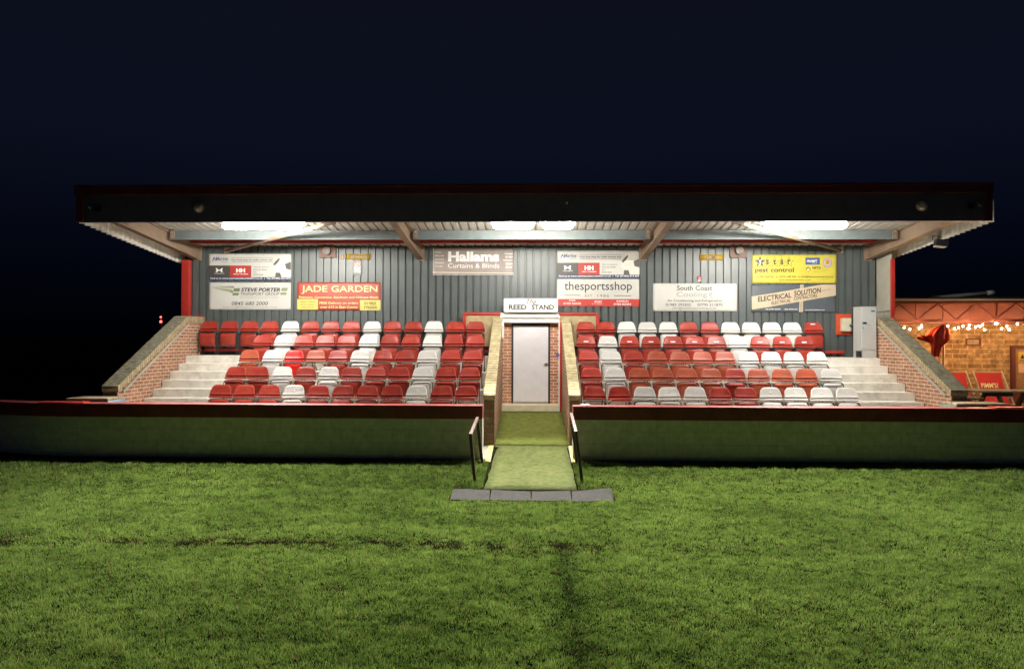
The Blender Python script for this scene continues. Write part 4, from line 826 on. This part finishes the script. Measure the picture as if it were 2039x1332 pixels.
# small things in the tunnel
t = thing('wall_box', (-0.66, 16.8, 2.6), 'narrow white box with green sticker on the tunnel wall beside the door', 'box')
a = MB(); a.box(-0.694, 16.60, 2.36, -0.64, 16.72, 2.74, M_white); put(a.build('case', None, 0.006), t)
a = MB(); a.box(-0.639, 16.63, 2.44, -0.636, 16.70, 2.50, mat('green label', (0.08, 0.3, 0.12), 0.5)); put(a.build('sticker'), t)
a = MB(); a.box(-0.639, 16.62, 2.66, -0.632, 16.66, 2.70, M_black); put(a.build('switch'), t)
a = MB(); rr = random.Random(2)
for k in range(7): a.bar((0.655 + rr.uniform(-.04, .02), 16.70 + rr.uniform(-.03, .02), 2.0 + rr.uniform(-.07, .03)), (0.66 + rr.uniform(-.06, .02), 16.70, 1.93 + rr.uniform(-.08, .05)), 0.025, 0.012, mat('blue ribbon', (0.18, 0.17, 0.45), 0.6))
tag(a.build('ribbon'), 'small blue ribbon tied to the red tunnel gate', 'ribbon')
a = MB(); a.lathe([(0.0, 0.0), (0.055, 0.0), (0.085, 0.018), (0.09, 0.022), (0.084, 0.024), (0.055, 0.008), (0.0, 0.007)], (0.98, 12.56, 1.126), 'Z', M_white, 24); tag(a.build('saucer'), 'white saucer left on the wall coping near the tunnel', 'saucer')
# slatted tables by the ends of the brick walls
def slat_table(xi, sgn, y0, y1, zt, mp, label, length):
    t = thing('slatted_table', (xi + sgn * length / 2, y0, 0.3), label, 'table')
    a = MB()
    for k in range(3):
        yy = y0 + (y1 - y0) * k / 3; a.box(xi + sgn * 0.02, yy + 0.01, zt - 0.035, xi + sgn * length, yy + (y1 - y0) / 3 - 0.01, zt, M_wood)
    put(a.build('slatted_top', None, 0.006), t)
    a = MB()
    for k in range(4): a.box(xi, y0, zt - 0.04 - 0.14 * (k + 1), xi + sgn * 0.03, y1, zt - 0.045 - 0.14 * k, mp)
    put(a.build('end_panel', None, 0.004), t)
    a = MB(); a.box(xi + sgn * 0.032, y0 + 0.05, 0.3, xi + sgn * length * 0.6, y0 + 0.09, zt - 0.037, M_dwood); put(a.build('front_panel', None, 0.004), t)
    for yy in (y0 + 0.12, y1 - 0.06):
        a = MB(); a.box(xi + sgn * (length - 0.30), yy, 0.3, xi + sgn * (length - 0.24), yy + 0.06, zt - 0.037, M_wood); put(a.build('leg', None, 0.004), t)
slat_table(-7.95, -1, 12.95, 13.5, 1.175, M_bluep, 'slatted table with blue end boards at the foot of the brick wall, visitors side', 0.82)
slat_table(7.75, 1, 12.95, 13.45, 1.165, M_greenp, 'slatted table with green end boards at the foot of the brick wall, clubhouse side', 0.98)
slat_table(8.45, 1, 14.2, 14.7, 1.17, M_dwood, 'dark slatted table behind the brick wall, between it and the picnic table', 0.62)

# ------------------------------------------------------------------ clubhouse side
CH = thing('clubhouse', (14, 20.5, 0.3), 'warmly lit stone clubhouse beyond the stand with dark red lattice canopy', 'building')
def cpart(mb, name, bevel=0): return put(mb.build(name, None, bevel), CH)
a = MB(); a.box(9.4, 20.5, 0.3, 26, 20.8, 2.98, M_stone); cpart(a, 'stone_wall')
a = MB(); a.box(9.2, 19.9, 2.80, 26, 19.95, 3.40, M_clubred)
for k in range(22): a.box(9.3 + k * 0.75, 19.88, 2.82, 9.34 + k * 0.75, 19.899, 3.38, M_clubred)
cpart(a, 'canopy_board')
a = MB(); a.box(9.2, 18.6, 3.42, 26, 24, 3.47, M_dwood); cpart(a, 'flat_roof')
a = MB(); a.box(9.2, 19.952, 2.80, 26, 20.498, 2.84, M_clubred); cpart(a, 'soffit')
a = MB(); p0, p1 = Vector((9.55, 19.35, 0)), Vector((18.0, 17.8, 0)); zb, zt = 2.87, 3.36
Lp = (p1 - p0).length; d = (p1 - p0) / Lp
def tp(s, z): q = p0 + d * s; return (q.x, q.y, z)
a.bar(tp(0, zb), tp(Lp, zb), 0.06, 0.07, M_truss); a.bar(tp(0, zt), tp(Lp, zt), 0.06, 0.07, M_truss)
k = 0; s = 0.0
while s + 0.47 < Lp:
    z_a, z_b = (zb + .036, zt - .036) if k % 2 == 0 else (zt - .036, zb + .036)
    a.bar(tp(s, z_a), tp(s + 0.47, z_b), 0.035, 0.035, M_truss)
    if k % 6 == 5: a.bar(tp(s + .47, zb + .036), tp(s + .47, zt - .036), 0.045, 0.045, M_truss, up=(0, 1, 0))
    s += 0.47; k += 1
cpart(a, 'lattice_truss')
for x in (9.62,):
    a = MB(); a.box(x, 19.32, 0.3, x + 0.08, 19.40, 2.83, M_truss); cpart(a, 'canopy_post')
a = MB(); a.box(13.80, 20.40, 0.3, 13.90, 20.498, 2.20, M_truss); a.box(14.72, 20.40, 0.3, 14.82, 20.498, 2.20, M_truss); a.box(13.901, 20.40, 2.11, 14.719, 20.498, 2.20, M_truss); f = cpart(a, 'door_frame', 0.004)
a = MB(); a.box(13.902, 20.44, 0.95, 14.718, 20.49, 2.108, mat('door panel brown', (0.30, 0.16, 0.08), 0.5, var=0.25, vscale=5)); a.box(13.902, 20.43, 0.30, 14.718, 20.49, 0.948, M_truss); dd = cpart(a, 'clubhouse_door', 0.003)
a = MB(); a.lathe([(0.02, 0), (0.02, -0.04)], (13.93, 20.43, 1.25), 'Y', M_brass, 10); h = a.build('handle'); put(h, CH); h.parent = dd; h.matrix_parent_inverse = Matrix.Identity(4)
a = MB(); q = (12.54, 2.195, 12.965, 2.40)
a.box(q[0], 20.46, q[1], q[2], 20.498, q[1] + 0.035, M_truss); a.box(q[0], 20.46, q[3] - 0.035, q[2], 20.498, q[3], M_truss); a.box(q[0], 20.46, q[1] + 0.036, q[0] + 0.035, 20.498, q[3] - 0.036, M_truss); a.box(q[2] - 0.035, 20.46, q[1] + 0.036, q[2], 20.498, q[3] - 0.036, M_truss)
for k in range(4): a.box(q[0] + 0.036, 20.485, q[1] + 0.04 + 0.034 * k, q[2] - 0.036, 20.498, q[1] + 0.055 + 0.034 * k, M_wood)
cpart(a, 'framed_vent')
M_n1 = mat('yellow notice paper', (0.62, 0.38, 0.04), 0.6); M_n2 = mat('pink notice paper', (0.60, 0.36, 0.26), 0.6)
for z0, z1, m, lab, tx in ((1.74, 2.02, M_n1, 'yellow warning notice on the clubhouse door', 'WARNING'), (1.42, 1.69, M_n2, 'pale pink notice on the clubhouse door', 'NOTICE')):
    a = MB(); a.box(14.0, 20.434, z0, 14.22, 20.4385, z1, m); o = tag(a.build('notice'), lab, 'notice')
    if m is M_n1:
        b = MB(); b.add([(14.05, 20.432, z0 + .09), (14.17, 20.432, z0 + .09), (14.11, 20.432, z0 + .22)], [(0, 1, 2)], pm(DK)); b.box(14.02, 20.431, z0 + .02, 14.20, 20.4335, z0 + .05, pm(DK)); e = b.build('printed_graphic'); e.parent = o
# grey pole lying on the canopy
t = thing('telescopic_pole', (11.5, 19.2, 3.5), 'grey telescopic pole lying on the canopy of the clubhouse', 'pole')
a = MB(); a.tube([(9.7, 19.42, 3.44), (11.2, 19.1, 3.50)], 0.022, mat('dull grey tube', (0.30, 0.31, 0.29), 0.5), 8); put(a.build('thin_section'), t)
a = MB(); a.tube([(10.85, 19.17, 3.485), (12.15, 18.9, 3.60)], 0.05, mat('dull grey sleeve', (0.36, 0.37, 0.33), 0.55), 10); a.tube([(12.13, 18.9, 3.60), (12.30, 18.87, 3.61)], 0.066, MATS['dull grey sleeve'], 10); put(a.build('sleeve'), t)
a = MB(); a.box(10.82, 19.10, 3.44, 10.90, 19.22, 3.56, M_wood); put(a.build('clamp'), t)
# fairy lights
t = thing('fairy_lights', (12, 19.1, 2.75), 'string of bright warm fairy lights under the clubhouse canopy', 'fairy lights')
M_bulb = emit('warm bulb', (1.0, 0.64, 0.30), FAIRY)
pts = [(215,735),(262,712),(365,725),(440,680),(490,700),(865,690),(950,718),(1000,690),(1040,725),(1100,728),(1150,672),(1215,722),(1260,690),(1310,705),(1380,690),(1450,668),(1490,740),(1545,650),(1560,728),(1700,692),(1770,650),(1830,655),(1820,740),(1975,690)]
def ch(px, py):   # measured on the photograph's enlarged crop, turned into metres along the canopy
    X = 1780 + px * 0.12702; Z = 560 + py * 0.12704
    return 9.80 + (X - 1785) * (13.10 - 9.80) / 254.0, 2.27 - (Z - 683) * 19.0 / 1390.0
bl = []
for px, py in pts:
    x, z = ch(px, py); bl.append((x * (1 + 0.006 * math.sin(px)), 18.95 + 0.25 * math.sin(px * 1.3), z - 0.04))
x = 13.4
while x < 18: bl.append((x, 18.9 + 0.2 * math.sin(x * 9), 2.74 + 0.05 * math.sin(x * 7))); x += 0.22
a = MB(); a.tube([(b[0], b[1], b[2] + 0.035) for b in sorted(bl)], 0.005, M_black, 5); put(a.build('cable'), t)
bm_ = MB(); bm_.lathe([(0.003, 0.022), (0.015, 0.014), (0.019, 0), (0.015, -0.014), (0.003, -0.022)], (0, 0, 0), 'Z', M_bulb, 8); bme = bm_.mesh('bulb')
for b in bl:
    o = bpy.data.objects.new('bulb', bme); COL.objects.link(o); o.location = b; put(o, t)
# folded red parasol
t = thing('parasol', (11.05, 18.9, 0.3), 'folded red parasol with drooping cloth under the fairy lights', 'parasol')
a = MB(); a.tube([(11.02, 18.95, 0.3), (11.02, 18.95, 2.72)], 0.026, mat('pale pole', (0.55, 0.42, 0.34), 0.5), 10); put(a.build('pole'), t)
M_par = mat('red parasol cloth', (0.55, 0.05, 0.02), 0.75, var=0.2, bump=0.2)
a = MB(); vs = []; N = 40; prof = [(0.03, 2.76), (0.10, 2.70), (0.17, 2.60), (0.21, 2.48), (0.19, 2.34), (0.13, 2.24), (0.085, 2.15), (0.07, 1.90)]
for i, (r_, z) in enumerate(prof):
    for k in range(N):
        th = 2 * PI * k / N; rr_ = r_ * (1 + 0.28 * math.sin(8 * th + i * 0.4)); vs.append((11.0 - 0.05 * i * (1 if i < 4 else 0.6) + rr_ * math.cos(th) * 1.2, 18.93 + rr_ * math.sin(th), z))
a.add(vs, [(i*N+k, i*N+(k+1) % N, (i+1)*N+(k+1) % N, (i+1)*N+k) for i in range(len(prof)-1) for k in range(N)], M_par, True); put(a.build('canopy'), t)
a = MB(); vs = []
for i in range(9):
    u = i / 8
    for j in range(7):
        v = j / 6; vs.append((10.92 - 0.62 * u, 18.88 + 0.05 * math.sin(9 * u + 5 * v), 2.72 - 0.24 * u - 0.12 * math.sin(PI * u) - v * (0.30 - 0.20 * u)))
a.add(vs, [(i*7+j, i*7+j+1, (i+1)*7+j+1, (i+1)*7+j) for i in range(8) for j in range(6)], M_par, True); put(a.build('hanging_flap'), t)
# deckchairs with red canvas
for x0, x1, lab in ((11.30, 12.02, 'red canvas deckchair half hidden by the brick wall end'), (12.17, 12.99, 'red canvas deckchair in full view beside the clubhouse door')):
    t = thing('deckchair', ((x0 + x1) / 2, 19.4, 0.3), lab, 'deckchair', 'red deckchairs by the clubhouse')
    for xx in (x0 + 0.02, x1 - 0.02):
        a = MB(); a.bar((xx, 19.62, 1.50), (xx, 18.95, 0.33), 0.04, 0.05, M_wood, up=(0, 1, 0)); a.bar((xx + (0.05 if xx < (x0 + x1) / 2 else -0.05), 19.05, 0.95), (xx + (0.05 if xx < (x0 + x1) / 2 else -0.05), 19.75, 0.31), 0.03, 0.045, M_wood, up=(0, 1, 0)); put(a.build('side_frame', None, 0.004), t)
    a = MB(); a.tube([(x0, 19.60, 1.465), (x1, 19.60, 1.465)], 0.02, M_wood, 8); put(a.build('top_bar'), t)
    def cz(v): return (19.575 - 0.55 * v + 0.10 * math.sin(PI * v), 1.455 - 1.02 * v)
    a = MB(); vs = []; K = 10
    for j in range(K + 1):
        y, z = cz(j / K)
        for i in range(7): u = i / 6; vs.append((x0 + 0.05 + (x1 - x0 - 0.10) * u, y + 0.02 * math.sin(PI * u), z))
    a.add(vs, [(j*7+i, j*7+i+1, (j+1)*7+i+1, (j+1)*7+i) for j in range(K) for i in range(6)], M_canvas, True); o = put(a.build('canvas'), t)
    v, f = text_mesh("PIMM'S?", 0.02); lo = v.min(0); hi = v.max(0); q = (v - lo) / (hi - lo); a = MB()
    vs = []
    for s_, t_ in q:
        vv = 0.405 - 0.135 * t_; y, z = cz(vv); vs.append((x0 + 0.16 + (x1 - x0 - 0.36) * s_, y - 0.012, z))
    a.add(vs, f, pm((0.72, 0.58, 0.38))); e = a.build('lettering'); e.parent = o
# picnic table
t = thing('picnic_table', (11.2, 16.6, 0.3), 'weathered wooden picnic table behind the low wall in front of the deckchairs', 'picnic table')
a = MB()
for k in range(5): a.box(10.2, 16.25 + 0.145 * k, 1.135, 12.1, 16.25 + 0.145 * k + 0.13, 1.175, M_wood)
put(a.build('table_top', None, 0.005), t)
for yy in (15.75, 17.2):
    a = MB(); a.box(10.2, yy, 0.74, 12.1, yy + 0.25, 0.78, M_wood); put(a.build('bench', None, 0.005), t)
for xx in (10.75, 11.65):
    a = MB(); a.bar((xx, 16.40, 1.13), (xx, 15.85, 0.30), 0.05, 0.10, M_dwood, up=(0, 1, 0)); put(a.build('leg', None, 0.004), t)
    a = MB(); a.bar((xx, 16.80, 1.13), (xx, 17.35, 0.30), 0.05, 0.10, M_dwood, up=(0, 1, 0)); put(a.build('leg', None, 0.004), t)
    a = MB(); a.box(xx + 0.027, 15.78, 0.64, xx + 0.07, 17.42, 0.738, M_dwood); put(a.build('cross_brace'), t)
    a = MB(); a.box(xx - 0.30, 16.30, 1.05, xx + 0.30, 16.36, 1.133, M_dwood); put(a.build('apron'), t)
# distant mast with two red lamps
t = thing('signal_mast', (-33.3, 62, 0), 'two small red lamps on a mast far away in the dark', 'mast')
a = MB(); a.tube([(-33.3, 62.1, 0.2), (-33.3, 62.1, 4.5)], 0.06, M_black, 8); put(a.build('pole'), t)
M_rl = emit('red lamp', (1.0, 0.06, 0.05), 9.0)
for z, r_ in ((4.36, 0.085), (3.96, 0.12)):
    a = MB(); a.lathe([(0.01, -0.09), (r_ * 0.7, -0.07), (r_, 0), (r_ * 0.7, 0.05), (0.01, 0.06)], (-33.3, 61.95, z), 'Y', M_rl, 12); put(a.build('red_lamp'), t)
